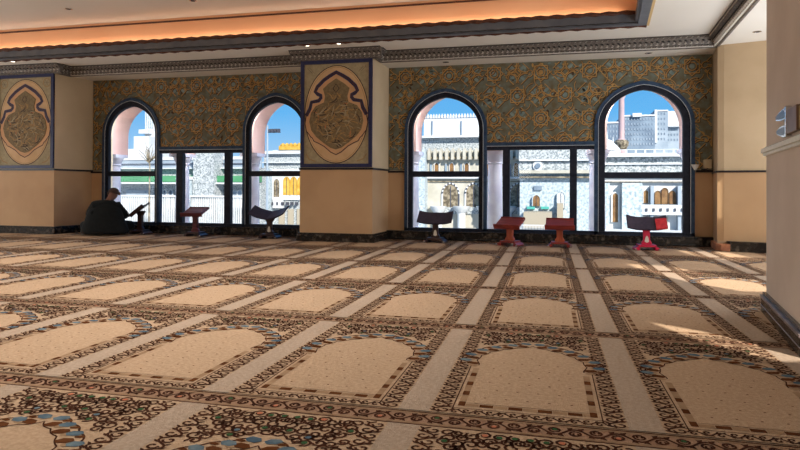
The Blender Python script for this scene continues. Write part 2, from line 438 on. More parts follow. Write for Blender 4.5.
def inside(poly, x, z):
    c = False; n = len(poly); j = n-1
    for i in range(n):
        xi, zi = poly[i]; xj, zj = poly[j]
        if (zi > z) != (zj > z) and x < (xj-xi)*(z-zi)/(zj-zi)+xi: c = not c
        j = i
    return c
# patterned wall panels above the rail
def girih(x0, x1, z0, z1, holes, seed, name, label):
    b = MB(); y = YW-0.012
    # panel field: outer rectangle with holes clipped to the rectangle bottom
    outer = [(x0, z0)]
    hs = sorted(holes, key=lambda h: min(p[0] for p in h))
    for h in hs:
        seq = [p for p in h if p[1] > z0]
        outer += [(seq[0][0], z0)]+seq+[(seq[-1][0], z0)]
    outer += [(x1, z0), (x1, z1), (x0, z1)]
    outer = [p for i, p in enumerate(outer) if i == 0 or p != outer[i-1]]
    b.slab([outer], y, YW+0.001, 'wall_ground')
    holes2 = hs
    def ok(x, z, m=0.0): return x0+m < x < x1-m and z0+m < z < z1-m and not any(inside(h, x, z) for h in holes2)
    def rib(P, w, k, lift, sub=0.02):
        Q = []
        for (ax, az), (bx, bz) in zip(P, P[1:]):
            n = max(1, int(math.hypot(bx-ax, bz-az)/sub))
            Q += [(ax+(bx-ax)*i/n, az+(bz-az)*i/n) for i in range(n)]
        Q.append(P[-1]); run = []
        for p in Q+[None]:
            if p and ok(p[0], p[1], w/2): run.append(p)
            else:
                if len(run) > 1: b.ribbon(run, w, k, lift, 'y')
                run = []
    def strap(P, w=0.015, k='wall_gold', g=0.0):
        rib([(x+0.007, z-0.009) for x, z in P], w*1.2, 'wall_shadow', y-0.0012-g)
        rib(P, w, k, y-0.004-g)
    def leaf(cx, cz, r, a, k='wall_teal', asp=0.42):
        P = []
        for i in range(12):
            t = 2*PI*i/12; u, v = r*math.cos(t), r*asp*math.sin(t)*(1-abs(math.cos(t))**3*0.4)
            P.append((cx+u*math.cos(a)-v*math.sin(a), cz+u*math.sin(a)+v*math.cos(a)))
        if all(ok(p[0], p[1], 0.01) for p in P): b.poly(P, k, y-0.0008, 'y')
    rnd = random.Random(seed)
    G = 0.37; zc = z1-0.17
    nx = int((x1-x0)/G)+3
    xs = (x0+x1)/2
    for i in range(-nx//2-1, nx//2+2):
        for j in range(-1, 6):
            cx, cz = xs+i*G, zc-j*G
            dual = (i+j) % 2
            R = G*0.5
            # eight pointed star of two squares
            if not dual:
                for rot in (0, PI/4):
                    P = [(cx+R*0.78*math.cos(rot+PI/2*q), cz+R*0.78*math.sin(rot+PI/2*q)) for q in range(5)]
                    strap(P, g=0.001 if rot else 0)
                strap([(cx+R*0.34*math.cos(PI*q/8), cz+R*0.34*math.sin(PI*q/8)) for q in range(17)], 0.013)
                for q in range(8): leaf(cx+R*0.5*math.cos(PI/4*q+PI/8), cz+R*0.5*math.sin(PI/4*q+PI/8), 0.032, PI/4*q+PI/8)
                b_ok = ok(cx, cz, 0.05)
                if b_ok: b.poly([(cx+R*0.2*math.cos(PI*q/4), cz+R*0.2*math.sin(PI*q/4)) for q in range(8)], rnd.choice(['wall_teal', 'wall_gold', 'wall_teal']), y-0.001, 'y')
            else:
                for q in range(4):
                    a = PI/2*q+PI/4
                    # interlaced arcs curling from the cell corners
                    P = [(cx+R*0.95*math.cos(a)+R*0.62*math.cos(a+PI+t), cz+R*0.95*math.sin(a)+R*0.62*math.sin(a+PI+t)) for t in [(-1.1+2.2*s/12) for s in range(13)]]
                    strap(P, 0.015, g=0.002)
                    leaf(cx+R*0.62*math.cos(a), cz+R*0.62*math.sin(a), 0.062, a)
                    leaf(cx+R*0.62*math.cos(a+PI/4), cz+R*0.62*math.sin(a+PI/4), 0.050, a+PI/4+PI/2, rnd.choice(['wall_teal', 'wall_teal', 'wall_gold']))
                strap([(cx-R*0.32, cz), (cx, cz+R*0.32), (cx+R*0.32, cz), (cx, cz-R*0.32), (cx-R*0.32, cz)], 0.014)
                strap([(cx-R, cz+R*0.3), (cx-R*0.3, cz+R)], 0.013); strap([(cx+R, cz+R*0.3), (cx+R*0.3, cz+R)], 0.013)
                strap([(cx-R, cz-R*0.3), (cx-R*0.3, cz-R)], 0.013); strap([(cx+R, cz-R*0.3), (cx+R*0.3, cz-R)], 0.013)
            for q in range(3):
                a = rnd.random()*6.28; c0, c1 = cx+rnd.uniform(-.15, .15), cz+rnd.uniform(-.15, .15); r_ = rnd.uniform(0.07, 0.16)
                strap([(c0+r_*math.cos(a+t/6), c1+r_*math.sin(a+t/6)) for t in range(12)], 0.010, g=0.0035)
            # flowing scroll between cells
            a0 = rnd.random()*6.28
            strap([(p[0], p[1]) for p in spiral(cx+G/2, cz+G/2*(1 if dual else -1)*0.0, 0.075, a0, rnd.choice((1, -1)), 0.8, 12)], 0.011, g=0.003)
            for q in range(8):
                a = rnd.random()*6.28; rr = rnd.uniform(0.08, 0.22)
                leaf(cx+rr*math.cos(a), cz+rr*math.sin(a), rnd.uniform(0.018, 0.038), rnd.random()*3, rnd.choice(['wall_teal', 'wall_gold', 'wall_shadow']), 0.5)
    o = b.build(name, wall_back, fix=False)
    o['label'] = label
    return o
outL = [arch_pts(a[0], a[1], 0.14, a[2], a[3]) for a in ARCH]
def block(a0, a1):
    zt = TOPM+0.12
    return [(a0[0]+a0[1]-0.001, 0.14), (a0[0]+a0[1]-0.001, zt), (a1[0]-a1[1]+0.001, zt), (a1[0]-a1[1]+0.001, 0.14)]
def outline(a0, a1):   # full outer frame outline arch + block + arch
    zt = TOPM+0.12
    A = arch_pts(a0[0], a0[1], 0.14, a0[2], a0[3]); B = arch_pts(a1[0], a1[1], 0.14, a1[2], a1[3])
    return A[:-1]+[(a0[0]+a0[1], zt), (a1[0]-a1[1], zt)]+B[1:]
RAIL = 1.125
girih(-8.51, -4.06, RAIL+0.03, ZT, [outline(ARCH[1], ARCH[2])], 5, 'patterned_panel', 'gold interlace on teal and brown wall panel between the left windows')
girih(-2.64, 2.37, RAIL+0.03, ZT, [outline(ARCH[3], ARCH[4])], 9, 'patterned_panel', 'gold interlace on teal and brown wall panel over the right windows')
girih(-12.9, -10.1, RAIL+0.03, ZT, [arch_pts(ARCH[0][0], ARCH[0][1], 0.14, ARCH[0][2], ARCH[0][3])], 15, 'patterned_panel', None) if False else None
# lower dado faces beside windows, rails and dark base
b = MB()
for x0, x1 in ((-8.53, -8.27), (-4.06, -3.9), (-2.645, -2.357), (2.12, 2.372)):
    b.box(x0, x1, YW-0.014, YW, 0.14, RAIL-0.015, 'plaster_low')
b.build('dado_panel', wall_back)
b = MB()
for x0, x1 in ((-8.53, -8.28), (-2.645, -2.365), (2.14, 2.38)):
    b.box(x0, x1, YW-0.04, YW, RAIL-0.015, RAIL+0.018, 'rail_dark')
struct(b, 'trim_1', bevel=0.003)
b = MB()
for x0, x1 in ((-8.6, -3.8), (-2.7, 2.42)):
    b.box(x0, x1, YW-0.10, YW, 0, 0.125, 'marble_dark'); b.box(x0, x1, YW-0.115, YW, 0.125, 0.145, 'marble_dark'); b.box(x0, x1, YW-0.125, YW-0.1, 0, 0.03, 'marble_dark')
struct(b, 'baseboard_back', bevel=0.004)

# window frames
def arch_window(i, a, transom):
    cx, w, zs, za, gw, gz = a
    O = arch_pts(cx, w, 0.14, zs, za); Mi = arch_pts(cx, w-0.062, SILL-0.02, zs, za-0.065); I = arch_pts(cx, gw, SILL, zs, gz)
    b = MB(); b.ring(O, Mi, YW-0.05, YW+0.05, 'frame_blue', closed=False)
    Ln = arch_pts(cx, w-0.055, SILL, zs, za-0.058); Ln2 = arch_pts(cx, w-0.062, SILL, zs, za-0.065)
    b.ring(Ln, Ln2, YW-0.056, YW-0.04, 'frame_line', closed=False)
    root = struct(b, 'window_%d' % i)
    b = MB(); b.ring(Mi, I, YW-0.02, YW+0.06, 'frame_dark', closed=False)
    b.box(cx-w+0.0, cx+w, YW-0.05, YW+0.08, 0.14, SILL+0.005, 'frame_dark')
    b.build('sash_frame', root)
    b = MB(); b.box(cx-gw-0.01, cx+gw+0.01, YW-0.015, YW+0.05, transom, transom+0.095, 'frame_dark'); b.build('transom', root, bevel=0.004)
    b = MB(); P = arch_pts(cx, gw+0.01, transom+0.09, zs, gz+0.01); b.poly(P, 'glass', YW+0.03, 'y'); b.build('upper_pane', root, fix=False)
    b = MB(); b.poly([(cx-gw-0.01, SILL), (cx+gw+0.01, SILL), (cx+gw+0.01, transom+0.01), (cx-gw-0.01, transom+0.01)], 'glass', YW+0.03, 'y'); b.build('lower_pane', root, fix=False)
arch_window(1, ARCH[0], 1.05); arch_window(2, ARCH[1], 1.05); arch_window(4, ARCH[2], 1.05); arch_window(5, ARCH[3], 1.04); arch_window(7, ARCH[4], 1.02)
def mid_window(i, x0, x1, mull):
    b = MB(); zt = TOPM+0.12
    b.box(x0, x1, YW-0.05, YW+0.05, zt-0.055, zt, 'frame_blue'); b.box(x0, x1, YW-0.056, YW-0.04, zt-0.062, zt-0.055, 'frame_line')
    root = struct(b, 'window_%d' % i)
    b = MB(); b.box(x0, x1, YW-0.025, YW+0.06, TOPM, zt-0.055, 'frame_dark'); b.box(x0-0.02, x1+0.02, YW-0.05, YW+0.08, 0.14, SILL+0.005, 'frame_dark')
    b.build('sash_frame', root)
    e = [x0]+[m for p in mull for m in p]+[x1]
    for (m0, m1) in mull:
        b = MB(); b.box(m0, m1, YW-0.03, YW+0.07, SILL, TOPM+0.01, 'frame_dark'); b.build('mullion', root, bevel=0.004)
    for k in range(0, len(e), 2):
        b = MB(); b.poly([(e[k]-0.005, SILL), (e[k+1]+0.005, SILL), (e[k+1]+0.005, TOPM+0.01), (e[k]-0.005, TOPM+0.01)], 'glass', YW+0.03, 'y'); b.build('pane', root, fix=False)
mid_window(3, -7.03, -5.335, [(-6.685, -6.555), (-5.705, -5.585)])
mid_window(6, -0.987, 0.68, [(-0.73, -0.618), (0.313, 0.42)])

# ------------------------------------------------------------------ outer arcade beyond the glass
XC = [-12.95, -11.7, -10.15, -8.60, -7.03, -5.52, -3.95, -2.40, -0.915, 0.775, 2.22, 3.7]
YA0, YA1 = 10.45, 10.95
b = MB(); zcap = 1.50
loop = [(XC[0]-0.2, 6.0), (XC[0]-0.2, zcap)]
for x0, x1 in zip(XC, XC[1:]):
    w = (x1-x0)/2-0.13; cx = (x0+x1)/2
    A = arch_pts(cx, min(w, 1.3), zcap, 1.86, 2.53 if w < 1 else 2.9, 12)
    loop += A
loop += [(XC[-1]+0.2, zcap), (XC[-1]+0.2, 6.0)]
b.slab([loop], YA0, YA1, 'ex_pink')
arc = thing('outer_arcade', 'pink stone pointed arches of the gallery just outside the windows', 'arcade', (-4.5, 10.75, 0))
b.build('arch_wall', arc)
for x in XC[1:-1]:
    b = MB(); yc = 10.70
    b.lathe(x, yc, [(0.16, 0.02), (0.16, 0.10), (0.145, 0.13), (0.125, 0.17), (0.135, 0.2), (0.122, 1.25), (0.118, 1.28)], 'ex_col'); 
    o = b.build('column', arc, smooth=True)
    b = MB(); b.lathe(x, yc, [(0.122, 1.27), (0.14, 1.29), (0.125, 1.31), (0.15, 1.37), (0.178, 1.42), (0.178, 1.44)], 'ex_col'); b.box(x-0.18, x+0.18, yc-0.18, yc+0.18, 1.44, 1.50, 'ex_col')
    b.build('capital', o, smooth=True)
b = MB(); b.box(XL-1, 6, 10.23, 11.3, -0.3, 0.02, 'ex_beige'); b.build('ledge', arc)

# ------------------------------------------------------------------ pillars on the window wall
def medallion(parent, x0, x1, z0, z1, y, florets):
    W, H = x1-x0, z1-z0; cx = (x0+x1)/2
    b = MB()
    b.box(x0, x1, y-0.014, y+0.002, z0, z1, 'panel_grey'); base = b.build('calligraphy_panel', parent); base['label'] = 'framed panel with an ogee calligraphy medallion'
    b = MB(); t = 0.055
    for (a, c, d, e) in ((x0, x1, z1-t, z1), (x0, x1, z0, z0+t), (x0, x0+t, z0+t, z1-t), (x1-t, x1, z0+t, z1-t)): b.box(a, c, y-0.04, y, d, e, 'navy')
    b.build('frame', base)
    Y = y-0.0145
    b = MB()
    def E(rx, rz, cz, n=48): return [(cx+rx*math.cos(2*PI*i/n), cz+rz*math.sin(2*PI*i/n)) for i in range(n+1)]
    iw = W/2-t-0.005; cz = (z0+z1)/2-0.01
    # tall oval field
    b.poly(E(iw*0.99, H*0.455, cz)[:-1], 'panel_cream', Y-0.001, 'y'); b.ribbon(E(iw*0.99, H*0.455, cz), 0.014, 'line_dark', Y-0.002, 'y')
    b.ribbon(E(iw*0.93, H*0.44, cz), 0.006, 'medal_gold', Y-0.002, 'y')
    k = W/(1.2*225); kz = H/408.0
    half = [(0,68),(25,82),(47,97),(72,122),(80,140),(70,150),(58,156),(58,164),(66,175),(94,180),(100,205),(114,232),(119,262),(113,290),(97,312),(90,318),(84,330),(66,338),(45,350),(20,372),(0,382)]
    pt = [(dx*k, z1-(zz-22)*kz) for dx, zz in half]
    full = [(cx+x, z) for x, z in pt]+[(cx-x, z) for x, z in reversed(pt[:-1])]
    b.poly(full[:-1], 'panel_peach', Y-0.003, 'y')
    up = [p for p in pt[:12]]
    upper = [(cx-x, z) for x, z in reversed(up)]+[(cx+x, z) for x, z in up[1:]]
    b.ribbon(upper, 0.058, 'navy', Y-0.008, 'y'); b.ribbon(upper, 0.024, 'maroon', Y-0.009, 'y')
    lo = pt[11:]; low = [(cx+x, z) for x, z in lo]+[(cx-x, z) for x, z in reversed(lo[:-1])]
    b.ribbon(low, 0.014, 'maroon', Y-0.006, 'y')
    b.build('ogee_border', base, fix=False)
    b = MB(); mz = z1-(245-22)*kz
    inner = [(0,92),(30,112),(50,130),(42,160),(46,182),(78,196),(96,222),(102,255),(94,288),(76,312),(48,336),(20,356),(0,362)]
    ip = [(dx*k, z1-(zz-22)*kz) for dx, zz in inner]
    fi = [(cx+x, z) for x, z in ip]+[(cx-x, z) for x, z in reversed(ip[1:-1])]
    b.slab([fi], Y-0.012, Y-0.002, 'medal_olive')
    rnd = random.Random(11)
    for i in range(150):
        a = rnd.random()*6.28; r = math.sqrt(rnd.random()); px_, pz = cx+r*88*k*math.cos(a), z1-(258-22)*kz+r*88*kz*math.sin(a)
        if not inside(fi, px_, pz): continue
        L = rnd.uniform(0.08, 0.24); a0 = rnd.uniform(-0.5, 0.5)+(PI/2 if rnd.random() < 0.25 else 0); cur = rnd.uniform(-5, 5); Q = []; xx, zz = px_, pz
        for s in range(12):
            Q.append((xx, zz)); a0 += cur*L/12*2; xx += math.cos(a0)*L/12; zz += math.sin(a0)*L/12
            if not inside(fi, xx, zz): break
        kk = rnd.choice(['medal_gold', 'medal_gold', 'line_dark', 'panel_grey']+(['medal_copper'] if i < 18 else []))
        b.ribbon(Q, rnd.uniform(0.010, 0.020), kk, Y-0.0135-i*0.00002, 'y', taper=True)
    zt = z1-(130-22)*kz
    b.ribbon([(cx-0.05, zt), (cx, zt+0.07), (cx+0.05, zt), (cx, zt-0.07), (cx-0.05, zt)], 0.014, 'line_dark', Y-0.0155, 'y')
    for s in (1, -1): b.ribbon(spiral(cx+s*0.05, zt-0.13, 0.045, 0.5, s), 0.012, 'medal_gold', Y-0.0155, 'y')
    b.build('medallion', base, fix=False)
    b = MB()
    for sx in (1, -1):
        for zc_, sz in ((z1-t-0.10, 1), (z0+t+0.10, -1)):
            fx = cx+sx*(iw-0.10)
            if florets and sz == 1:
                b.ribbon([(fx+0.075*math.cos(2*PI*i/20), zc_+0.075*math.sin(2*PI*i/20)) for i in range(21)], 0.014, 'medal_gold', Y-0.003, 'y')
                for q in range(6): b.ribbon([(fx, zc_), (fx+0.06*math.cos(PI*q/3), zc_+0.06*math.sin(PI*q/3))], 0.016, 'line_dark', Y-0.0035, 'y', taper=True)
            elif sz == 1:
                for d in (-0.02, 0.02): b.ribbon([(fx-sx*0.05+d, zc_-0.04), (fx+sx*0.035+d, zc_+0.045)], 0.022, 'line_dark', Y-0.003, 'y', taper=True)
            else:
                b.ribbon([(fx-sx*0.09, zc_-0.06), (fx+sx*0.02, zc_-0.02), (fx+sx*0.07, zc_+0.06)], 0.014, 'medal_gold', Y-0.003, 'y')
    b.build('corner_ornament', base, fix=False)

def pillar(label, xl, xr, xbl, xbr, yf, florets):
    t = thing('pillar', label, 'pillar', ((xl+xr)/2, yf+0.4, 0))
    plan = [(xl, yf), (xr, yf), (xbr, YW), (xbl, YW)]
    b = MB(); b.prism(plan, 0.0, 3.0, 'plaster')
    sh = b.build('shaft', t)
    def off(d): return [(xl-d, yf-d), (xr+d, yf-d), (xbr+d, YW), (xbl-d, YW)]
    b = MB(); b.prism([(xl-0.006, yf-0.006), (xr+0.004, yf-0.006), (xbr+0.004, YW), (xbl-0.006, YW)], 0.12, RAIL+0.02, 'plaster_low'); b.build('lower_facing', t)
    b = MB(); b.prism(off(0.02), RAIL+0.012, RAIL+0.042, 'rail_dark'); b.build('dado_rail', t)
    b = MB(); b.prism(off(0.05), 0, 0.105, 'marble_dark'); b.prism(off(0.03), 0.105, 0.135, 'marble_dark'); b.build('skirting', t, bevel=0.004)
    medallion(t, xl+0.01, xr-0.0, 1.175, 2.87, yf, florets)
    return t
pillar('cream pillar left of the seated person with round rosettes in its panel corners', -9.86, -8.60, -10.1, -8.53, 9.15, True)
pillar('cream pillar between the two window groups with an ogee medallion panel', -3.88, -2.68, -4.06, -2.645, 9.15, False)

# right pillar with oblique front and lit chamfer
t = thing('pillar', 'plain cream pillar at the right end of the window wall', 'pillar', (2.7, 9.4, 0))
plan = [(2.378, YW), (2.297, 9.41), (2.37, 9.368), (3.75, 8.95), (3.75, YW)]
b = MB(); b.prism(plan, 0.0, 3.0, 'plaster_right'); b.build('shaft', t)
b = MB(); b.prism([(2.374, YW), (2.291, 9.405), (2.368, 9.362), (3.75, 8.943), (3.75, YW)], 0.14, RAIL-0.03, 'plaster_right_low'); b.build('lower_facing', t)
b = MB(); b.prism([(2.36, YW), (2.275, 9.395), (2.36, 9.345), (3.75, 8.92), (3.75, YW)], RAIL-0.035, RAIL-0.008, 'rail_dark'); b.build('dado_rail', t)
b = MB(); b.prism([(2.42, YW), (2.40, 9.30), (2.42, 9.255), (3.75, 8.90), (3.75, YW)], 0, 0.14, 'marble_dark')
b.build('skirting', t, bevel=0.004)
b = MB(); b.prism([(2.34, YW), (2.262, 9.40), (2.31, 9.285), (2.42, 9.25), (2.42, YW)], 0, 0.10, 'brick_base'); b.build('corner_block', t, bevel=0.006)

# near pier on the right
def L2(p, q, t): return (p[0]+(q[0]-p[0])*t, p[1]+(q[1]-p[1])*t)
A, Bp = (1.468, 4.74), (1.272, 3.53)
dxn, dyn = (A[0]-Bp[0]), (A[1]-Bp[1]); l = math.hypot(dxn, dyn); ux, uy = dxn/l, dyn/l; nx_, ny_ = uy, -ux     # n points right
def pier_plan(d, back=0.42, e=None):
    e = d if e is None else e
    a = (A[0]+ux*e-nx_*d, A[1]+uy*e-ny_*d); c = (Bp[0]-ux*e-nx_*d, Bp[1]-uy*e-ny_*d)
    return [c, a, (a[0]+nx_*(back+2*d), a[1]+ny_*(back+2*d)), (c[0]+nx_*(back+2*d), c[1]+ny_*(back+2*d))]
t = thing('pier', 'broad greyish-tan pier close to the camera at the right edge', 'pillar', (1.9, 4.0, 0))
b = MB(); b.prism(pier_plan(0.0), 0, 3.034, 'plaster_pier'); b.build('shaft', t)
b = MB(); b.prism(pier_plan(0.012, e=0.0), 1.135, 1.147, 'cornice_hi'); b.prism(pier_plan(0.03), 1.106, 1.136, 'mould_white'); b.prism(pier_plan(0.018), 1.086, 1.106, 'mould_white')
b.build('ledge', t, bevel=0.003)
b = MB(); b.prism(pier_plan(0.03), 0, 0.10, 'marble_dark'); b.prism(pier_plan(0.036), 0.10, 0.118, 'marble_edge'); b.prism(pier_plan(0.022), 0.118, 0.14, 'marble_dark'); b.prism(pier_plan(0.026), 0.06, 0.066, 'marble_edge')
b.prism(pier_plan(0.033), 0.045, 0.052, 'marble_edge'); b.build('skirting', t, bevel=0.003)
# metal bracket on the pier
def onp(s, d, z):   # s along face from far corner, d out from face
    return (A[0]-ux*s-nx_*d, A[1]-uy*s-ny_*d, z)
t = thing('wall_bracket', 'chrome and brown metal bracket fixed to the near pier', 'bracket', onp(0.35, 0, 1.3))
def pbox(b, s0, s1, d0, d1, z0, z1, k):
    v = [onp(s, d, z) for s in (s0, s1) for d in (d0, d1) for z in (z0, z1)]
    b.add(v, [(0,1,3,2), (4,6,7,5), (0,4,5,1), (2,3,7,6), (0,2,6,4), (1,5,7,3)], k)
b = MB(); pbox(b, 0.90, 1.17, 0.0, 0.03, 1.165, 1.30, 'brown_metal'); b.build('housing', t, bevel=0.004)
b = MB()
for q in range(4): pbox(b, 0.892, 0.90, 0.028, 0.032, 1.175+q*0.032, 1.195+q*0.032, 'chrome')
pbox(b, 0.865, 0.892, 0.0, 0.032, 1.155, 1.325, 'chrome'); b.build('end_plate', t, bevel=0.003)
b = MB(); pbox(b, 1.175, 1.215, 0.0, 0.02, 1.17, 1.29, 'ochre'); b.build('side_box', t, bevel=0.004)
def wedge(pts, d, k):
    n = len(pts); b = MB(); vs = [onp(s_, 0.002, z_) for s_, z_ in pts]+[onp(s_, d, z_) for s_, z_ in pts]
    b.add(vs, [tuple(range(n)), tuple(range(2*n-1, n-1, -1))]+[(i, (i+1) % n, n+(i+1) % n, n+i) for i in range(n)], k); return b
for P in ([(0.862, 1.33), (0.862, 1.262), (0.66, 1.262), (0.50, 1.278), (0.48, 1.305), (0.62, 1.322)], [(0.862, 1.225), (0.862, 1.155), (0.72, 1.160), (0.53, 1.192), (0.51, 1.214), (0.64, 1.232)]):
    o = wedge(P, 0.02, 'chrome').build('prong', t, bevel=0.003)
    cs_, cz_ = sum(p[0] for p in P)/6, sum(p[1] for p in P)/6
    wedge([(cs_+(a-cs_)*0.8, cz_+(c-cz_)*0.66) for a, c in P], 0.025, 'blue_grey_metal').build('inset', o)

# ------------------------------------------------------------------ ceiling
ZC = 3.035
b = MB()
# soffit over bays and right side (lower level)
cs0, cs1 = (2.317, 9.50), (2.317-0.066*13.4, 9.50-13.4)     # line of the side cornice
b.prism([(XL, 9.44), (2.25, 9.44), (2.25, YW+0.2), (XL, YW+0.2)], ZT, 3.2, 'ceiling_paint')
wdir = Vector((0.16, 1)).normalized(); we = Vector((3.05, 0.88))+wdir*9.3; ws = Vector((3.05, 0.88))-wdir*4.94
b.prism([(2.25, YW+0.2), (cs0[0]-0.06, 9.46), (cs1[0]-0.06, cs1[1]), (ws.x, ws.y), (we.x, we.y), (we.x, YW+0.2)], ZT, 3.2, 'ceiling_paint')
# main ceiling with the coffer opening
CX1, CXd = 1.19, 0.085      # right edge of the coffer and its drift per metre
YC0, YC1 = 0.6, 8.55
def cxr(y): return CX1-(YC1-y)*CXd
b.prism([(XL, YC1), (cxr(YC1), YC1), (cs0[0], 9.5), (XL, 9.5)], ZC, 3.2, 'ceiling_paint')
b.prism([(cxr(YC1), YC1), (cxr(YC0), YC0), (cs1[0], YB), (cs0[0], 9.5)], ZC, 3.2, 'ceiling_paint')
b.prism([(XL, YB), (cs1[0], YB), (cxr(YC0), YC0), (XL, YC0)], ZC, 3.2, 'ceiling_paint')
b.prism([(XL, YC0-0.2), (cxr(YC0)+0.2, YC0-0.2), (cxr(YC1)+0.2, YC1+0.2), (XL, YC1+0.2)], 3.53, 3.62, 'ceiling_inner')
struct(b, 'ceiling')
# coffer upstand
b = MB()
b.prism([(XL, YC1), (cxr(YC1), YC1), (cxr(YC1)+0.1, YC1+0.1), (XL, YC1+0.1)], 3.05, 3.6, 'peach')
b.prism([(cxr(YC0), YC0), (cxr(YC1), YC1), (cxr(YC1)+0.1, YC1+0.1), (cxr(YC0)+0.1, YC0-0.1)], 3.05, 3.6, 'peach')
b.prism([(XL, YC0), (cxr(YC0), YC0), (cxr(YC0)+0.1, YC0-0.1), (XL, YC0-0.1)], 3.05, 3.6, 'peach')
b.box(XL, cxr(YC1), YC1-0.02, YC1, 3.47, 3.49, 'coffer_rope')
struct(b, 'trim_2')
# coffer lip moulding with rope edges
b = MB(); y0 = YC1
def rail_x(z0, z1, ya, yb_, k): b.prism([(XL, ya), (cxr(YC1)+(ya-y0), ya), (cxr(YC1)+(yb_-y0), yb_), (XL, yb_)], z0, z1, k)
rail_x(3.035, 3.15, y0-0.11, y0+0.0, 'coffer_grey'); rail_x(3.01, 3.05, y0-0.07, y0+0.05, 'coffer_grey'); 
def rail_y(z0, z1, a, c, k): b.prism([(cxr(YC0)+a, YC0), (cxr(YC1)+a, YC1+a*0.9), (cxr(YC1)+c, YC1+c*0.9), (cxr(YC0)+c, YC0)], z0, z1, k)
rail_y(3.035, 3.15, -0.11, 0.0, 'coffer_grey'); rail_y(3.01, 3.05, -0.07, 0.05, 'coffer_grey'); rail_y(3.015, 3.04, 0.05, 0.085, 'coffer_gold')
def rope(z, y, r, x0, x1, k, per=0.22):
    n = int((x1-x0)/(per/4)); pts = []; 
    for i in range(n+1):
        x = x0+(x1-x0)*i/n; pts.append((x, y, z+0.006*math.sin(2*PI*x/per)))
    b.tube(pts, [r*(0.65+0.5*abs(math.sin(PI*p[0]/per))) for p in pts], k, 6)
rope(3.155, y0-0.115, 0.030, XL, cxr(YC1)-0.11, 'coffer_rope'); rope(3.012, y0+0.045, 0.022, XL, cxr(YC1)+0.05, 'coffer_rope')
rope(3.03, y0-0.10, 0.008, XL, cxr(YC1)-0.1, 'cornice_dark')
struct(b, 'trim_3')
# LED strip lying on the coffer lip
led = thing('led_strip', 'warm LED strip lying behind the rope edge of the ceiling recess', 'light strip', (-6, y0-0.05, 3.155))
b = MB(); b.box(XL+0.1, cxr(YC1)-0.2, y0-0.06, y0-0.045, 3.151, 3.158, 'led_orange'); b.build('tape', led)

# ornate cornice along the bays, stepping round the pillars, and along the right side
b = MB()
def cornice_run(p, q, nrm, ornate=True):
    # p,q plan points of the lower back line; nrm = unit vector into the room
    d = Vector((q[0]-p[0], q[1]-p[1])); L = d.length; d /= L; n = Vector(nrm)
    prof = [(-0.02, 2.865), (0.012, 2.865), (0.012, 2.885), (0.035, 2.893), (0.035, 2.905), (0.022, 2.912), (0.030, 2.93), (0.05, 2.962), (0.07, 2.985), (0.10, 3.0), (0.10, 3.015), (0.12, 3.02), (0.12, 3.036), (-0.02, 3.036)]
    vs = []
    for e in (Vector(p), Vector(q)):
        vs += [(e.x+n.x*o, e.y+n.y*o, z) for o, z in prof]
    m = len(prof); fs = [(i, (i+1) % m, m+(i+1) % m, m+i) for i in range(m)]+[tuple(range(m)), tuple(range(2*m-1, m-1, -1))]
    b.add(vs, fs, 'cornice')
    e0, e1 = Vector(p), Vector(q); t0, t1 = n*0.122, n*0.09
    b.add([(e0.x+t0.x, e0.y+t0.y, 3.022), (e1.x+t0.x, e1.y+t0.y, 3.022), (e1.x+t0.x, e1.y+t0.y, 3.0345), (e0.x+t0.x, e0.y+t0.y, 3.0345)], [(0,1,2,3)], 'cornice_dark')
    # running ornament: overlapping leaf bumps, beads and fillets
    step = 0.075; k = int(L/step)
    for i in range(k):
        c = Vector(p)+d*((i+0.5)*L/k)
        for (o, z, r, rz, kk) in ((0.034, 2.937, 0.026, 0.017, 'cornice_hi'), (0.064, 2.968, 0.028, 0.017, 'cornice_dark'), (0.05, 2.957, 0.012, 0.022, 'cornice_hi'), (0.038, 2.899, 0.016, 0.007, 'cornice_hi'), (0.112, 3.008, 0.02, 0.006, 'cornice_hi')):
            cc = c+n*o; vs = []
            for a, e_ in ((0, 1), (PI/2, 1), (PI, 1), (-PI/2, 1)):
                sl = 0.010 if kk == 'cornice_hi' else -0.01
                vs.append((cc.x+d.x*r*math.cos(a), cc.y+d.y*r*math.cos(a), z+rz*math.sin(a)+sl*math.cos(a)))
            vs.append((cc.x+n.x*0.014, cc.y+n.y*0.014, z-0.004)); vs.append((cc.x-n.x*0.014, cc.y-n.y*0.014, z+0.004))
            b.add(vs, [(0,1,4), (1,2,4), (2,3,4), (3,0,4), (1,0,5), (2,1,5), (3,2,5), (0,3,5)], kk)
yb = 9.46; yp = 9.13
runs = [((XL, yb), (-9.92, yb), (0,-1)), ((-9.92, yb), (-9.92, yp), (-1,0)), ((-9.92-0.1, yp), (-8.55+0.1, yp), (0,-1)), ((-8.55, yp), (-8.55, yb), (1,0)),
        ((-8.55, yb), (-3.94, yb), (0,-1)), ((-3.94, yb), (-3.94, yp), (-1,0)), ((-3.94-0.1, yp), (-2.63+0.1, yp), (0,-1)), ((-2.63, yp), (-2.63, yb), (1,0)),
        ((-2.63, yb), (2.30, yb), (0,-1)), ((2.30, yb+0.02), (cs1[0]-0.02, cs1[1]), (-0.998, 0.066))]
for p, q, n in runs: cornice_run(p, q, n)
struct(b, 'trim_4')

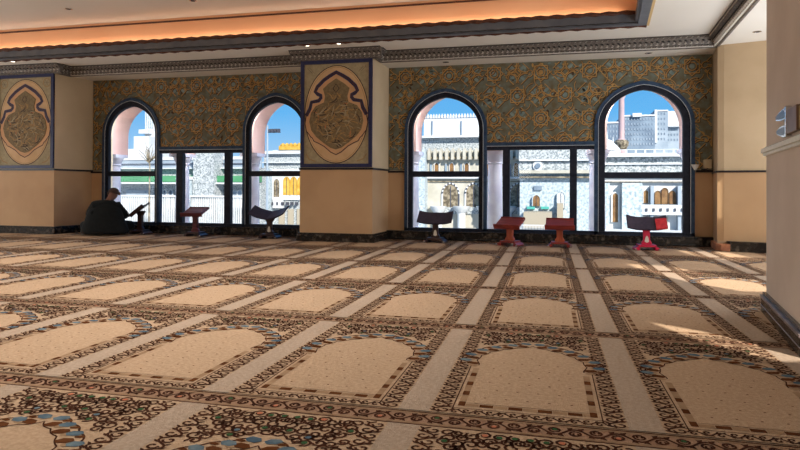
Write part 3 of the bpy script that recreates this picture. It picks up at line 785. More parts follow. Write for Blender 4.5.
# ------------------------------------------------------------------ downlights
def downlight(x, y, z, label, lit=0):
    t = thing('downlight', label, 'light', (x, y, z), 'recessed ceiling downlights')
    b = MB(); n = 20
    A_ = [(0.052, z+0.012), (0.052, z-0.004), (0.038, z-0.006), (0.034, z+0.012)]
    b.lathe(x, y, [(0.052, z+0.004), (0.052, z-0.004), (0.036, z-0.007), (0.034, z-0.003)], 'chrome' if lit == 0 else 'brown_metal', n)
    b.build('trim_ring', t, smooth=True)
    b = MB(); b.lathe(x, y, [(0.001, z-0.004), (0.022, z-0.0085), (0.033, z-0.006), (0.033, z+0.001)], 'lamp_white' if lit else 'frame_dark', n); b.build('lens', t, smooth=True)
downlight(2.58, 8.68, ZT, 'small downlight in the cream soffit beside the near pier')
downlight(1.427, 9.70, ZT, 'small downlight in the soffit above the rightmost arched window')
downlight(-1.62, 9.70, ZT, 'small downlight in the soffit right of the middle pillar')
downlight(-3.618, 8.76, ZC, 'lit downlight above the middle pillar, left one of two', 1)
downlight(-3.10, 8.74, ZC, 'lit downlight above the middle pillar, right one of two', 1)
downlight(-9.114, 8.76, ZC, 'lit downlight above the rosette panel pillar', 1)
downlight(-7.05, 7.75, 3.53, 'downlight in the recessed grey ceiling near the left edge')
downlight(-4.98, 7.80, 3.53, 'downlight in the recessed grey ceiling at the top middle')

# ------------------------------------------------------------------ room enclosure outside the frame
b = MB(); b.box(XL-0.2, XL, YB, YW+0.2, 0, 3.6, 'plaster'); struct(b, 'wall_left')
b = MB(); b.box(XL-0.2, XR+0.4, YB-0.2, YB, 0, 3.6, 'plaster'); struct(b, 'wall_front')
# right wing wall: oblique, its openings added and shaped so the sun lands in patches
SUN_D = Vector((0.6, -0.8, 0.60)).normalized()       # towards the sun
W0 = Vector((3.05, 0.88)); wd = Vector((0.16, 1)).normalized()
def back(x, y):    # floor point carried back along the sun onto the wing wall: (distance along wall, height)
    s2 = Vector((SUN_D.x, SUN_D.y)); m = Matrix(((s2.x, -wd.x), (s2.y, -wd.y)))
    st = m.inverted() @ (W0-Vector((x, y))); return (st[1], st[0]*SUN_D.z)
def wq(pts): return [back(*p) for p in pts]
h1 = wq([(0.86, 7.40), (1.30, 7.32), (1.52, 6.86), (1.93, 6.34), (1.85, 5.72), (1.575, 5.68), (1.25, 6.12), (1.00, 6.70)])
h2 = wq([(0.636, 4.198), (1.138, 3.827), (1.30, 3.45), (1.097, 3.40), (0.824, 3.744)])
h3 = wq([(1.74, 9.22), (2.363, 9.12), (2.55, 8.15), (2.243, 7.973), (1.85, 8.404)])
print('wing openings', h1, h2, h3)
b = MB()
s0, s1 = -4.9, 9.2
def wp(s, z, d=0): p = W0+wd*s; return (p.x+wd.y*d, p.y-wd.x*d, z)
a4, c4 = back(2.291, 9.405), back(2.345, 9.37)
h4 = [(a4[0], a4[1]+0.45), (c4[0], c4[1]+0.45), (c4[0], c4[1]+1.0), (a4[0], a4[1]+0.95)]  # slit added to throw a strip of sun on the pillar chamfer
print('h4', h4)
loops = [[(s0, 0), (s1, 0), (s1, 3.6), (s0, 3.6)], h1, h2, h3, h4]
Lp = [[Vector((x, z, 0)) for x, z in lp] for lp in loops]; tris = tessellate_polygon(Lp); flat = [p for lp in loops for p in lp]
b.add([wp(s, z) for s, z in flat], [tuple(t_) for t_ in tris], 'plaster')
struct(b, 'wall_right')

# ------------------------------------------------------------------ small device on the dado rail
t = thing('socket_box', 'small beige box fixed at the corner just above the dado rail', 'box', (2.33, 9.93, 1.19))
b = MB(); b.box(2.235, 2.335, 9.88, 9.985, 1.165, 1.30, 'beige_plastic'); o = b.build('housing', t, bevel=0.006)
b = MB(); b.tube([(2.285, 9.885, 1.17), (2.27, 9.9, 1.155), (2.24, 9.92, 1.15), (2.20, 9.93, 1.15)], 0.008, 'frame_dark', 6); b.build('cable', t)
t = thing('cup', 'small white conical cup standing on the dado rail by the beige box', 'cup', (2.18, 9.93, 1.145))
b = MB(); b.lathe(2.12, 9.925, [(0.018, 1.143), (0.03, 1.165), (0.058, 1.225), (0.054, 1.225), (0.027, 1.167), (0.001, 1.155)], 'white_paint', 16); b.build('body', t, smooth=True)

# ------------------------------------------------------------------ Quran stands
def stand(label, x, y, top_w, top_d, hz, tilt, veef, topk, postk, basek, rot=0, slab_t=0.03, emblem=False, patch=False, box=False, feetk='frame_dark', roll=0):
    t = thing('book_stand', label, 'book stand', (x, y, 0), 'book stands along the window wall')
    R_ = Matrix.Rotation(rot, 4, 'Z'); T = Matrix.Translation((x, y, 0))
    def out(b, name, parent=t, bev=0.004):
        b.v = [tuple((T @ R_) @ Vector(v)) for v in b.v]; return b.build(name, parent, bevel=bev)
    pw = 0.055
    # post: two crossed shaped boards
    zt = hz-0.02
    b = MB()
    prof = [(-pw*1.25, 0.075), (-pw*1.25, 0.10), (-pw*0.8, 0.14), (-pw*0.8, zt-0.08), (-pw*1.5, zt-0.03), (-pw*1.5, zt), (pw*1.5, zt), (pw*1.5, zt-0.03), (pw*0.8, zt-0.08), (pw*0.8, 0.14), (pw*1.25, 0.10), (pw*1.25, 0.075)]
    b.slab([prof], -0.03, 0.03, postk); out(b, 'post')
    # base: cross plank with shaped feet
    b = MB(); b.box(-0.12, 0.12, -0.11, 0.11, 0.045, 0.075, basek); ba = out(b, 'base')
    for sx in (-1, 1):
        b = MB()
        b.slab([[(sx*0.10, 0.0), (sx*0.17, 0.0), (sx*0.175, 0.022), (sx*0.13, 0.05), (sx*0.10, 0.05)]], -0.12, 0.12, basek); out(b, 'foot', ba)
        b = MB(); b.lathe(sx*0.155, -0.128, [(0.014, 0.006), (0.018, 0.012), (0.018, 0.022), (0.012, 0.028)], 'chrome', 10); out(b, 'caster', ba, 0)
    # top leaves
    if box:
        b = MB(); m = Matrix.Translation((0, 0, hz)) @ Matrix.Rotation(roll, 4, 'Y') @ Matrix.Rotation(tilt, 4, 'X')
        b.box(-top_w/2, top_w/2, -top_d/2, top_d/2, 0, slab_t, topk); b.box(-top_w/2-0.012, top_w/2+0.012, -top_d/2-0.02, -top_d/2+0.0, -0.02, slab_t+0.028, topk)
        b.box(-top_w/2, top_w/2, top_d/2-0.01, top_d/2+0.004, 0, slab_t+0.012, topk)
        b.v = [tuple(m @ Vector(v)) for v in b.v]; out(b, 'desk_top')
    else:
        for sx in (-1, 1):
            m = Matrix.Translation((0, 0, hz)) @ Matrix.Rotation(roll, 4, 'Y') @ Matrix.Rotation(tilt, 4, 'X') @ Matrix.Rotation(-veef*sx, 4, 'Y')
            b = MB(); n = 6
            for q in range(n):   # gently curved leaf
                a, c = q/n, (q+1)/n; za, zc = -0.02*math.sin(PI*a), -0.02*math.sin(PI*c)
                xs = sorted((sx*top_w/2*a, sx*top_w/2*c)); zz = (za, zc) if sx > 0 else (zc, za)
                v = [(xs[0], yy, zz[0]+h) for yy in (-top_d/2, top_d/2) for h in (0, slab_t)]+[(xs[1], yy, zz[1]+h) for yy in (-top_d/2, top_d/2) for h in (0, slab_t)]
                b.add(v, [(0,1,3,2), (4,6,7,5), (0,4,5,1), (2,3,7,6), (0,2,6,4), (1,5,7,3)], topk)
            b.v = [tuple(m @ Vector(v)) for v in b.v]; lf = out(b, 'leaf', t, 0.0)
            if patch and sx > 0:
                b = MB(); b.box(top_w*0.22, top_w*0.49, -top_d/2-0.004, top_d/2-0.06, slab_t-0.028, slab_t+0.006, 'red_cloth')
                b.v = [tuple(m @ Vector(v)) for v in b.v]; oo = out(b, 'cloth_cover', lf, 0.003); oo['label'] = 'red cloth cover at the right end'
    if emblem:
        b = MB(); P = [(0.0, 0.20), (0.018, 0.185), (0.026, 0.15), (0.03, 0.115), (0.0, 0.10), (-0.028, 0.118), (-0.02, 0.16), (-0.012, 0.185)]
        b.slab([P], -0.036, -0.029, 'paper'); out(b, 'emblem', t, 0)
    return t
st = stand
st('low maroon stand with a flat slanted top in front of the left middle window', -5.98, 9.50, 0.38, 0.30, 0.42, 0.36, 0, 'wood_maroon', 'wood_maroon', 'wood_dark', 0.05, 0.022, box=True, roll=0)
st('dark open V-shaped stand beside the middle pillar, left of it', -4.57, 9.48, 0.66, 0.30, 0.37, 0.42, 0.34, 'leather_dark', 'wood_dark', 'wood_dark', 0.05, 0.022, emblem=True)
st('dark open stand with curved leaves right of the middle pillar', -1.74, 9.50, 0.56, 0.24, 0.37, 0.75, 0.14, 'leather_dark', 'wood_dark', 'wood_dark', -0.04, 0.024, emblem=True)
st('red-brown wooden stand with box-like top, left one of the red pair', -0.57, 9.30, 0.39, 0.26, 0.33, 0.45, 0, 'wood_red', 'wood_orange', 'wood_red', -0.36, 0.03, box=True, roll=0.0)
st('red-brown wooden stand with box-like top, right one of the red pair', 0.15, 9.30, 0.40, 0.24, 0.33, 0.45, 0, 'wood_red', 'wood_orange', 'wood_red', -0.04, 0.03, box=True)
st('dark purple stand with a red cover at one end, below the rightmost arched window', 1.33, 9.20, 0.54, 0.24, 0.36, 0.75, 0.16, 'leather_dark', 'red_plastic', 'red_plastic', 0.0, 0.026, emblem=True, patch=True)
t9 = st('dark tilted reading stand in front of the seated person', -7.17, 9.62, 0.30, 0.24, 0.44, 0.25, 0, 'wood_dark', 'wood_dark', 'wood_dark', 0.0, 0.02, box=True, roll=-0.62)

# ------------------------------------------------------------------ seated person
def skin(name, verts, edges, radii, k, root=0, sub=2, parent=None):
    me = bpy.data.meshes.new(name); me.from_pydata(verts, edges, [])
    o = bpy.data.objects.new(name, me); C.objects.link(o)
    md = o.modifiers.new('skin', 'SKIN'); md.use_smooth_shade = True
    for i, r in enumerate(radii):
        sv = me.skin_vertices[0].data[i]; sv.radius = r if isinstance(r, tuple) else (r, r); sv.use_root = (i == root)
    sb = o.modifiers.new('sub', 'SUBSURF'); sb.levels = sub; sb.render_levels = sub
    dg = bpy.context.evaluated_depsgraph_get(); m2 = bpy.data.meshes.new_from_object(o.evaluated_get(dg)); m2.name = name
    o.modifiers.clear(); o.data = m2; m2.materials.clear(); m2.materials.append(M[k])
    m2.polygons.foreach_set('use_smooth', [True]*len(m2.polygons))
    if parent: o.parent = parent
    return o
PX, PY = -7.60, 9.22
TURN = math.radians(30)
def tn2(x, y):
    x *= 1.12; y *= 1.1
    return (x*math.cos(TURN)-y*math.sin(TURN), x*math.sin(TURN)+y*math.cos(TURN))
def pv(L): return [(PX+tn2(x, y)[0], PY+tn2(x, y)[1], z*0.96+0.050) for x, y, z in L]
# sitting cross-legged, back to the room, leaning forward to the right over the stand
V = [(0,0,0.13), (0.0,-0.02,0.27), (0.01,-0.03,0.40), (0.02,-0.01,0.50), (0.05,0.03,0.575), (0.085,0.075,0.63), (0.11,0.11,0.69), (0.115,0.125,0.73),
     (-0.12,0.0,0.465), (-0.20,0.04,0.33), (-0.19,0.23,0.26), (-0.14,0.31,0.25),
     (0.16,0.02,0.465), (0.23,0.07,0.33), (0.30,0.22,0.28), (0.31,0.28,0.30),
     (-0.13,0.05,0.11), (-0.37,0.24,0.11), (-0.10,0.34,0.07), (0.04,0.36,0.05),
     (0.13,0.05,0.11), (0.38,0.24,0.11), (0.12,0.42,0.07), (-0.02,0.45,0.05)]
Ee = [(0,1),(1,2),(2,3),(3,4),(4,5),(5,6),(6,7),(3,8),(8,9),(9,10),(10,11),(3,12),(12,13),(13,14),(14,15),(0,16),(16,17),(17,18),(18,19),(0,20),(20,21),(21,22),(22,23)]
Rr = [(0.15,0.12),(0.145,0.11),(0.16,0.11),(0.13,0.09),(0.055,0.055),(0.065,0.07),(0.082,0.092),(0.06,0.065),
      0.06,0.045,0.035,0.026, 0.06,0.045,0.035,0.026, 0.095,0.062,0.048,0.035, 0.095,0.062,0.048,0.035]
body = skin('person', pv(V), Ee, Rr, 'skin')
tag(body, 'seated person in dark clothes with back turned, bent over a reading stand', 'person')
jk = [0,1,2,3,8,9,10,12,13,14]
idx = {v: i for i, v in enumerate(jk)}
jv = [V[i] for i in jk]+[(0.04,0.018,0.552)]
je = [(idx[a], idx[c]) for a, c in Ee if a in idx and c in idx]+[(idx[3], len(jk))]
jr = {0:(0.20,0.15), 1:(0.20,0.15), 2:(0.20,0.15), 3:(0.17,0.12), 8:0.12, 9:0.115, 10:0.08, 12:0.12, 13:0.115, 14:0.08}
skin('jacket', pv(jv), je, [jr[i] for i in jk]+[(0.095, 0.085)], 'fabric_dark', parent=body)
tk = [0,16,17,18,20,21,22]; idt = {v: i for i, v in enumerate(tk)}
tr = {0:(0.22,0.135), 16:0.13, 17:0.088, 18:0.066, 20:0.118, 21:0.088, 22:0.066}
skin('trousers', pv([V[i] for i in tk]), [(idt[a], idt[c]) for a, c in Ee if a in idt and c in idt], [tr[i] for i in tk], 'fabric_trouser', parent=body)
b = MB(); n = 28; secs = [(0.012, 0.385, 0.27, 0, 0.02), (0.06, 0.40, 0.285, 0, 0.02), (0.14, 0.375, 0.27, 0, 0.01), (0.25, 0.325, 0.235, 0.005, 0), (0.36, 0.295, 0.205, 0.01, -0.005), (0.46, 0.265, 0.18, 0.02, 0), (0.53, 0.205, 0.15, 0.03, 0.01), (0.585, 0.13, 0.11, 0.045, 0.03), (0.62, 0.075, 0.075, 0.055, 0.045)]
vs = []
for (z, rx, ry, ox, oy) in secs:
    for q in range(n):
        a = 2*PI*q/n; f = 1+0.025*math.sin(5*a+z*9)*(1 if z < 0.5 else 0.3); c_, s_ = math.cos(a), math.sin(a)
        X_ = ox+rx*f*math.copysign(abs(c_)**0.85, c_); Y_ = oy+ry*f*math.copysign(abs(s_)**0.85, s_)
        vs.append((PX+X_*math.cos(TURN)-Y_*math.sin(TURN), PY+X_*math.sin(TURN)+Y_*math.cos(TURN), z))
b.add(vs, [(i*n+q, i*n+(q+1) % n, (i+1)*n+(q+1) % n, (i+1)*n+q) for i in range(len(secs)-1) for q in range(n)]+[tuple(range(n-1, -1, -1)), tuple(range((len(secs)-1)*n, len(secs)*n))], 'fabric_dark')
o = b.build('coat', body, smooth=True); sb_ = o.modifiers.new('sub', 'SUBSURF'); sb_.levels = 1; sb_.render_levels = 1
# hair cap, ears, face
HC = Vector((PX+tn2(0.112, 0.118)[0], PY+tn2(0.112, 0.118)[1], 0.738))
bm = bmesh.new(); bmesh.ops.create_uvsphere(bm, u_segments=20, v_segments=12, radius=1)
for v in bm.verts:
    v.co = Vector((v.co.x*0.093, v.co.y*0.104, v.co.z*0.098))
bmesh.ops.delete(bm, geom=[v for v in bm.verts if v.co.z < -0.045 or (v.co.y > 0.06 and v.co.z < 0.03)], context='VERTS')
me = bpy.data.meshes.new('hair'); bm.to_mesh(me); bm.free(); me.materials.append(M['hair']); me.polygons.foreach_set('use_smooth', [True]*len(me.polygons))
o = bpy.data.objects.new('hair', me); C.objects.link(o); o.location = HC; o.rotation_euler = (-0.35, 0.1, -0.3+TURN); o.parent = body
for s in (-1, 1):
    b = MB(); b.lathe(0, 0, [(0.006, -0.03), (0.014, -0.018), (0.018, 0.0), (0.016, 0.02), (0.006, 0.03)], 'skin', 10); o = b.build('ear', body, smooth=True)
    e_ = tn2(s*0.090, 0.012-s*0.026); o.location = HC+Vector((e_[0], e_[1], -0.012)); o.scale = (0.5, 1, 1)
def fingers(lx, ly, hz, s):
    hx, hy = tn2(lx, ly); hx += PX; hy += PY; hz += 0.02
    for q in range(4):
        w = (q-1.5)*0.017
        b = MB(); L = (0.032, 0.038, 0.036, 0.028)[q]
        b.tube([(hx+w, hy, hz), (hx+w*1.1, hy+L, hz+0.006), (hx+w*1.1, hy+L*1.7, hz-0.006), (hx+w*1.1, hy+L*2.0, hz-0.022)], [0.0095, 0.009, 0.008, 0.006], 'skin', 8); b.build('finger', body, smooth=True)
    b = MB(); b.tube([(hx-s*0.022, hy-0.01, hz), (hx-s*0.045, hy+0.015, hz+0.004), (hx-s*0.05, hy+0.04, hz)], [0.011, 0.0095, 0.007], 'skin', 8); b.build('thumb', body, smooth=True)
fingers(-0.14, 0.33, 0.25, -1); fingers(0.31, 0.30, 0.30, 1)

# ------------------------------------------------------------------ the courtyard outside
b = MB(); b.box(-260, 200, 11.5, 420, -9.2, -9.0, 'ex_ground'); 
cg = b.build('courtyard_paving'); tag(cg, 'pale marble paving of the courtyard below the windows', 'paving', kind='structure'); cg.name = 'floor_outside'

def lancet(cx, w, z0, z1, n=8):
    return arch_pts(cx, w, z0, z1-w*1.25, z1, n)
class Bld:
    def __init__(s, name, label, cat, Y, px0, px1, ptop, k, depth=8, bottom=-9.0):
        s.Y = Y; x0, zt = at(px0, ptop, Y); x1, zt2 = at(px1, ptop, Y); s.x0, s.x1, s.zt = x0, x1, (zt+zt2)/2
        s.t = thing(name, label, cat, ((x0+x1)/2, Y+depth/2, bottom)); s.k = k; s.depth = depth
        b = MB(); b.box(x0, x1, Y, Y+depth, bottom, s.zt, k); b.build('wall', s.t)
    def X(s, px): return at(px, 187, s.Y)[0]
    def Z(s, py, px=None): return at(px if px else 400, py, s.Y)[1]
    def band(s, p0, p1, k, d=0.4, name='cornice_band', px=None, xa=None, xb=None):
        px = px or 500; b = MB(); b.box(xa if xa is not None else s.x0, xb if xb is not None else s.x1, s.Y-d, s.Y+0.1, s.Z(p1, px), s.Z(p0, px), k); return b.build(name, s.t)
    def arch(s, pxc, wpx, p0, p1, kin='ex_brown', kout='ex_white', name='window', rim=0.25, vous=False):
        cx = s.X(pxc); w = (s.X(pxc+wpx/2)-s.X(pxc-wpx/2))/2; za, zb = s.Z(p1, pxc), s.Z(p0, pxc)
        b = MB(); O = lancet(cx, w*(1+rim), za, zb+w*rim); I = lancet(cx, w, za, zb)
        b.ring(O, I, s.Y-0.3, s.Y+0.05, kout, closed=False)
        if vous:
            for i in range(1, len(O)-1, 2):
                b.add([(O[i][0], s.Y-0.32, O[i][1]), (I[i][0], s.Y-0.32, I[i][1]), (I[i+1][0], s.Y-0.32, I[i+1][1]), (O[i+1][0], s.Y-0.32, O[i+1][1])], [(0,1,2,3)], 'ex_dark')
        o = b.build(name, s.t, fix=False)
        b = MB(); b.poly(I, kin, s.Y-0.24, 'y'); 
        if w > 0.25: b.box(cx-0.05*w, cx+0.05*w, s.Y-0.29, s.Y-0.24, za, zb-w*0.3, 'ex_dark')
        b.build('screen', o, fix=False)
    def rect(s, a, c, p0, p1, k, d=0.05, name='panel', bottom=None):
        z1 = s.Z(p0, (a+c)/2); z0 = s.Z(p1, (a+c)/2) if bottom is None else bottom
        b = MB(); b.box(s.X(a), s.X(c), s.Y-d, s.Y+0.02, z0, z1, k); return b.build(name, s.t)
    def merlons(s, n, h, k, px0=None, px1=None):
        a, c = s.x0 if px0 is None else s.X(px0), s.x1 if px1 is None else s.X(px1)
        b = MB(); st_ = (c-a)/n
        for i in range(n):
            m = a+(i+0.5)*st_; w = st_*0.36
            b.slab([[(m-w, s.zt-0.02), (m+w, s.zt-0.02), (m+w*0.8, s.zt+h*0.45), (m, s.zt+h), (m-w*0.8, s.zt+h*0.45)]], s.Y-0.3, s.Y+0.2, k)
        b.build('crenellation', s.t)

# cream arcaded palace-like range seen through the third arch
B = Bld('arcaded_building', 'cream arcaded building with white crenellated top seen through the arch right of the middle pillar', 'building', 60, 405, 522, 137, 'ex_marble', 6)
B.rect(424, 522, 118, 137, 'ex_white', 0.2, 'parapet_wall'); B.zt = B.Z(118, 450)
B.merlons(34, 0.42, 'ex_white', 424, 522)
B.band(136, 138, 'ex_white', 0.7, px=450, xa=B.X(420)); 
for p in (432, 461, 490): B.rect(p, p+1, 121, 135, 'ex_far', 0.35, 'lamp_bracket')
B.rect(404, 428, 150, 240, 'ex_bluemarble', 1.6, 'side_tower', bottom=-9)
B.rect(428, 522, 151, 240, 'ex_cream', 0.15, 'arcade_wall', bottom=-9)
b = MB()
for i in range(16):
    x = B.X(429+i*5.8); w = (B.X(432)-B.X(429))*0.62; z = B.Z(155, 450)
    b.slab([[(x, z-0.5), (x+w*1.5, z-0.5), (x+w*1.5, z+0.35), (x+w*0.75, z+0.65), (x, z+0.35)]], B.Y-0.9, B.Y-0.1, 'ex_cream')
b.build('corbel_row', B.t); B.band(157, 159, 'ex_lattice', 0.6, px=450, xa=B.X(428))
for p in (437, 452, 467, 487, 503, 516):
    B.arch(p, 4.2, 163, 176, 'ex_brown'); B.rect(p-6.6, p-4.8, 164, 176, 'ex_far', 0.3, 'pilaster')
B.band(177, 178.6, 'ex_white', 0.5, px=450, xa=B.X(428)); B.band(181, 182, 'ex_lattice', 0.3, px=450, xa=B.X(428))
for p in (451, 474, 497, 518):
    B.arch(p, 15, 184, 207, 'ex_lattice', 'ex_white', 'gallery_arch', 0.2, vous=True)
    B.rect(p-6.8, p+6.8, 207, 214, 'ex_marble', 0.3, 'balustrade'); B.rect(p-6.5, p+6.5, 214, 232, 'ex_far', 0.1, 'shaded_bay')
for p in (439.5, 462.5, 485.5, 508):
    x = B.X(p); b = MB(); b.lathe(x, B.Y-0.7, [(0.42, -9), (0.40, B.Z(213, p)), (0.75, B.Z(209, p)), (0.85, B.Z(206, p))], 'ex_white', 14); b.build('column', B.t, smooth=True)
# pale blue marble hall in the middle panes
B = Bld('marble_hall', 'pale blue marble hall seen through the middle panes behind the red stands', 'building', 54, 520, 602, 128, 'ex_bluemarble', 4)
B.rect(519, 602, 128, 163, 'ex_marble', 0.4, 'upper_wall'); B.band(160, 161.3, 'ex_white', 0.8, px=540); B.band(170.5, 173.5, 'ex_cream', 0.7, px=540); B.band(176.5, 178, 'ex_lattice', 0.5, px=540)
B.rect(519, 602, 162, 170.5, 'ex_marble', 0.5, 'frieze')
def disc(b, cx, cz, r, y, k, n=20): b.slab([[(cx+r*math.cos(2*PI*i/n), cz+r*math.sin(2*PI*i/n)) for i in range(n)]], y-0.1, y, k)
b = MB(); x, z = at(538, 166, 54); disc(b, x, z, 0.42, 53.45, 'ex_white'); disc(b, x, z, 0.22, 53.3, 'ex_far'); b.build('roundel', B.t)
B.rect(534, 542, 186, 190, 'ex_far', 0.2, 'sign_panel'); B.arch(536.5, 7, 195, 206, 'ex_brown', 'ex_bluemarble'); B.arch(561, 7, 192, 208, 'ex_white', 'ex_bluemarble')
B.rect(527, 535, 206.5, 209, 'ex_teal', 0.3, 'teal_screen'); B.rect(541, 549, 206.5, 209, 'ex_teal', 0.3, 'teal_screen')
B.rect(525, 552, 211, 226, 'ex_beige', 3.0, 'service_block', bottom=-9); B.rect(557, 563, 203, 232, 'ex_beige', 1.0, 'post_block', bottom=-9)
b = MB()
for i in range(34): b.box(B.X(522+i*1.4), B.X(522.5+i*1.4), 50.5, 50.6, B.Z(233, 540), B.Z(223, 540), 'ex_white')
b.box(B.X(521), B.X(570), 50.45, 50.65, B.Z(223.5, 540), B.Z(222.6, 540), 'ex_white'); b.build('railing', B.t)
# white range seen through the rightmost arch
B = Bld('white_range', 'white range with brown arched windows seen through the rightmost arch', 'building', 57, 602, 740, 154, 'ex_white', 10)
B.rect(602, 740, 157, 176, 'ex_marble', 0.2, 'marble_wall'); B.band(153.5, 157, 'ex_white', 0.8, px=650)
B.band(163.5, 164.7, 'ex_white', 0.4, px=650); B.band(176, 177.2, 'ex_far', 0.3, px=650); B.band(181.5, 182.3, 'ex_lattice', 0.4, px=650)
b = MB()
for i in range(10): 
    x = B.X(606+i*9.3); b.box(x, x+0.15, B.Y-0.6, B.Y-0.5, B.Z(153.5, 650), B.Z(149.5, 650), 'ex_white')
b.box(B.X(606), B.X(692), B.Y-0.62, B.Y-0.5, B.Z(150.2, 650), B.Z(149.6, 650), 'ex_white'); b.build('balustrade', B.t)
B.rect(621, 641, 183, 233, 'ex_bluemarble', 0.9, 'projecting_bay', bottom=-9); B.rect(603, 609, 183, 233, 'ex_bluemarble', 0.6, 'projecting_bay', bottom=-9)
B.arch(615, 5.5, 193, 222, 'ex_brown', 'ex_white', 'tall_window', 0.5)
B.arch(645.5, 5, 190, 203, 'ex_brown'); 
for p in (657.5, 664.5, 672): B.arch(p, 5.8, 188 if p == 664.5 else 191, 204, 'ex_brown', 'ex_brown', 'window', 0.12)
B.arch(684, 5, 190, 203, 'ex_brown')
for p in (651, 678): B.rect(p-1.6, p+1.6, 186, 240, 'ex_far2', 0.7, 'pilaster', bottom=-9)
B.band(204.5, 214.5, 'ex_white', 0.9, 'gallery_parapet', 660, B.X(641))
for i in range(6): B.rect(644+i*7, 646+i*7, 208, 211, 'ex_dark', 1.0, 'opening')
for p in (647, 656, 665, 684): B.rect(p-2.5, p+2.5, 217, 231, 'ex_beige', 0.15, 'bay_screen')
B.band(229, 236, 'ex_white', 3.0, 'terrace_wall', 640)
# small white domed roof pieces
t = thing('domed_roof', 'small white domes on the roof at the lower left of the rightmost arch', 'dome', (at(609, 150, 75)[0], 75, 3))
for p, r, pt in ((607, 1.1, 139), (613, 0.8, 144)):
    x, z = at(p, pt, 75); b = MB(); b.lathe(x, 75, [(r, -9), (r, z-r*1.3), (r*1.1, z-r*1.25), (r*0.95, z-r*0.7), (r*0.55, z-r*0.2), (0.08, z), (0.04, z+0.8)], 'ex_white', 16); b.build('dome', t, smooth=True)
# pinkish construction tower / minaret
x, z = at(621.5, 88, 90); xx, zb = at(621.5, 140, 90)
t = thing('minaret', 'slender pinkish minaret rising at the left of the rightmost arch', 'minaret', (x, 90, -9))
b = MB(); b.lathe(x, 90, [(0.6, -9), (0.6, zb), (0.42, zb+0.2), (0.38, z-1.5), (0.55, z-1.2), (0.55, z-0.8), (0.34, z-0.4), (0.3, z+1.6), (0.1, z+3.4)], 'ex_far2p', 14); b.build('shaft', t, smooth=True)
b = MB(); b.lathe(x, 90, [(0.6, at(620, 150, 90)[1]), (0.95, at(620, 145, 90)[1]), (1.0, at(620, 142, 90)[1]), (0.7, at(620, 140, 90)[1])], 'ex_lattice', 14); b.build('balcony', t)
# far towers
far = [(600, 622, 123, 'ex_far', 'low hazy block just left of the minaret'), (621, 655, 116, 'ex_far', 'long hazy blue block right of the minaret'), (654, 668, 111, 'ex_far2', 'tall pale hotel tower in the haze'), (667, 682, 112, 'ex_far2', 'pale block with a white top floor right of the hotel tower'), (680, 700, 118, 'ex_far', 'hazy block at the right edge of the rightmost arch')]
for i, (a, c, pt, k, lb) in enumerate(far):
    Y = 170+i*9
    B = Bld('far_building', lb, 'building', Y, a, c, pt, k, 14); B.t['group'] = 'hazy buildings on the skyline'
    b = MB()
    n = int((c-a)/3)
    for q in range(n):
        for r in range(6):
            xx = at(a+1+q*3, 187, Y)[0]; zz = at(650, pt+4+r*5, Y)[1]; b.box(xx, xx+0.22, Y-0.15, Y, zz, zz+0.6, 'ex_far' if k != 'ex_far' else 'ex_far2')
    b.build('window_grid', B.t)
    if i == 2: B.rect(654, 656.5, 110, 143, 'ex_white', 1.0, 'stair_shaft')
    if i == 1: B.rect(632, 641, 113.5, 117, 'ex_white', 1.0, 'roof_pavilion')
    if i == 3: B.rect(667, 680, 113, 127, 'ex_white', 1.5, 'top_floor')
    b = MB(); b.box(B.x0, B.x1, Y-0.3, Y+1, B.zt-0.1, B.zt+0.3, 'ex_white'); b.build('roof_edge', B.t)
# left group: long low terrace building
B = Bld('terrace_building', 'long pale terrace building with a green roof strip behind the left windows', 'building', 62, 60, 261, 168, 'ex_marble', 1.2)
B.zt = B.Z(168, 200)
B.band(157, 160, 'ex_white', 0.3, px=180); B.rect(60, 262, 160, 168, 'ex_far2', 0.2, 'setback_wall'); B.band(168, 169, 'ex_white', 0.8, px=180)
B.rect(100, 262, 176, 182, 'ex_green', 1.5, 'green_roof'); B.band(182.5, 184, 'ex_white', 1.8, px=180); B.band(163.5, 164.2, 'ex_dark', 0.4, px=200)
b = MB()
for i in range(70): b.box(B.X(110+i*2.1), B.X(110.7+i*2.1), 59.6, 59.8, -9, B.Z(196, 180), 'ex_white')
b.box(B.X(109), B.X(259), 59.5, 59.9, B.Z(196.6, 180), B.Z(195, 180), 'ex_white'); b.build('railing', B.t)
B.rect(128, 150, 190, 222, 'ex_far2', 0.3, 'panel'); B.rect(204, 224, 150, 235, 'ex_marble', 2.2, 'stone_tower', bottom=-9)
B.rect(193, 203, 179, 235, 'ex_bluemarble', 2.6, 'blue_kiosk', bottom=-9); B.rect(192, 204, 177, 180, 'ex_white', 2.8, 'kiosk_roof'); B.rect(196, 200, 190, 222, 'ex_far', 2.7, 'kiosk_door')
for p in (166, 172, 236, 241): B.arch(p, 4, 190, 210, 'ex_far2', 'ex_white')
# white tower in the leftmost full arch
t = thing('white_tower', 'stepped white tower with balconies seen through the leftmost arch', 'tower', (at(146, 187, 80)[0], 80, -9))
def tp(px, py): return at(px, py, 80)
for (a, c, p0, p1, d) in ((144.5, 154, 107, 142, 0), (140, 155, 137, 150, -1.5), (126, 160, 150, 165, -3), (142.5, 152, 130, 134, -1)):
    b = MB(); b.box(tp(a, 187)[0], tp(c, 187)[0], 80+d, 86, -9 if p1 == 165 else tp(150, p1)[1], tp(150, p0)[1], 'ex_white'); b.build('storey', t)
b = MB()
for q in range(4): b.box(tp(146+q*2, 187)[0], tp(146.7+q*2, 187)[0], 79.8, 80, tp(150, 128)[1], tp(150, 108)[1], 'ex_bluemarble')
b.build('window_strip', t)
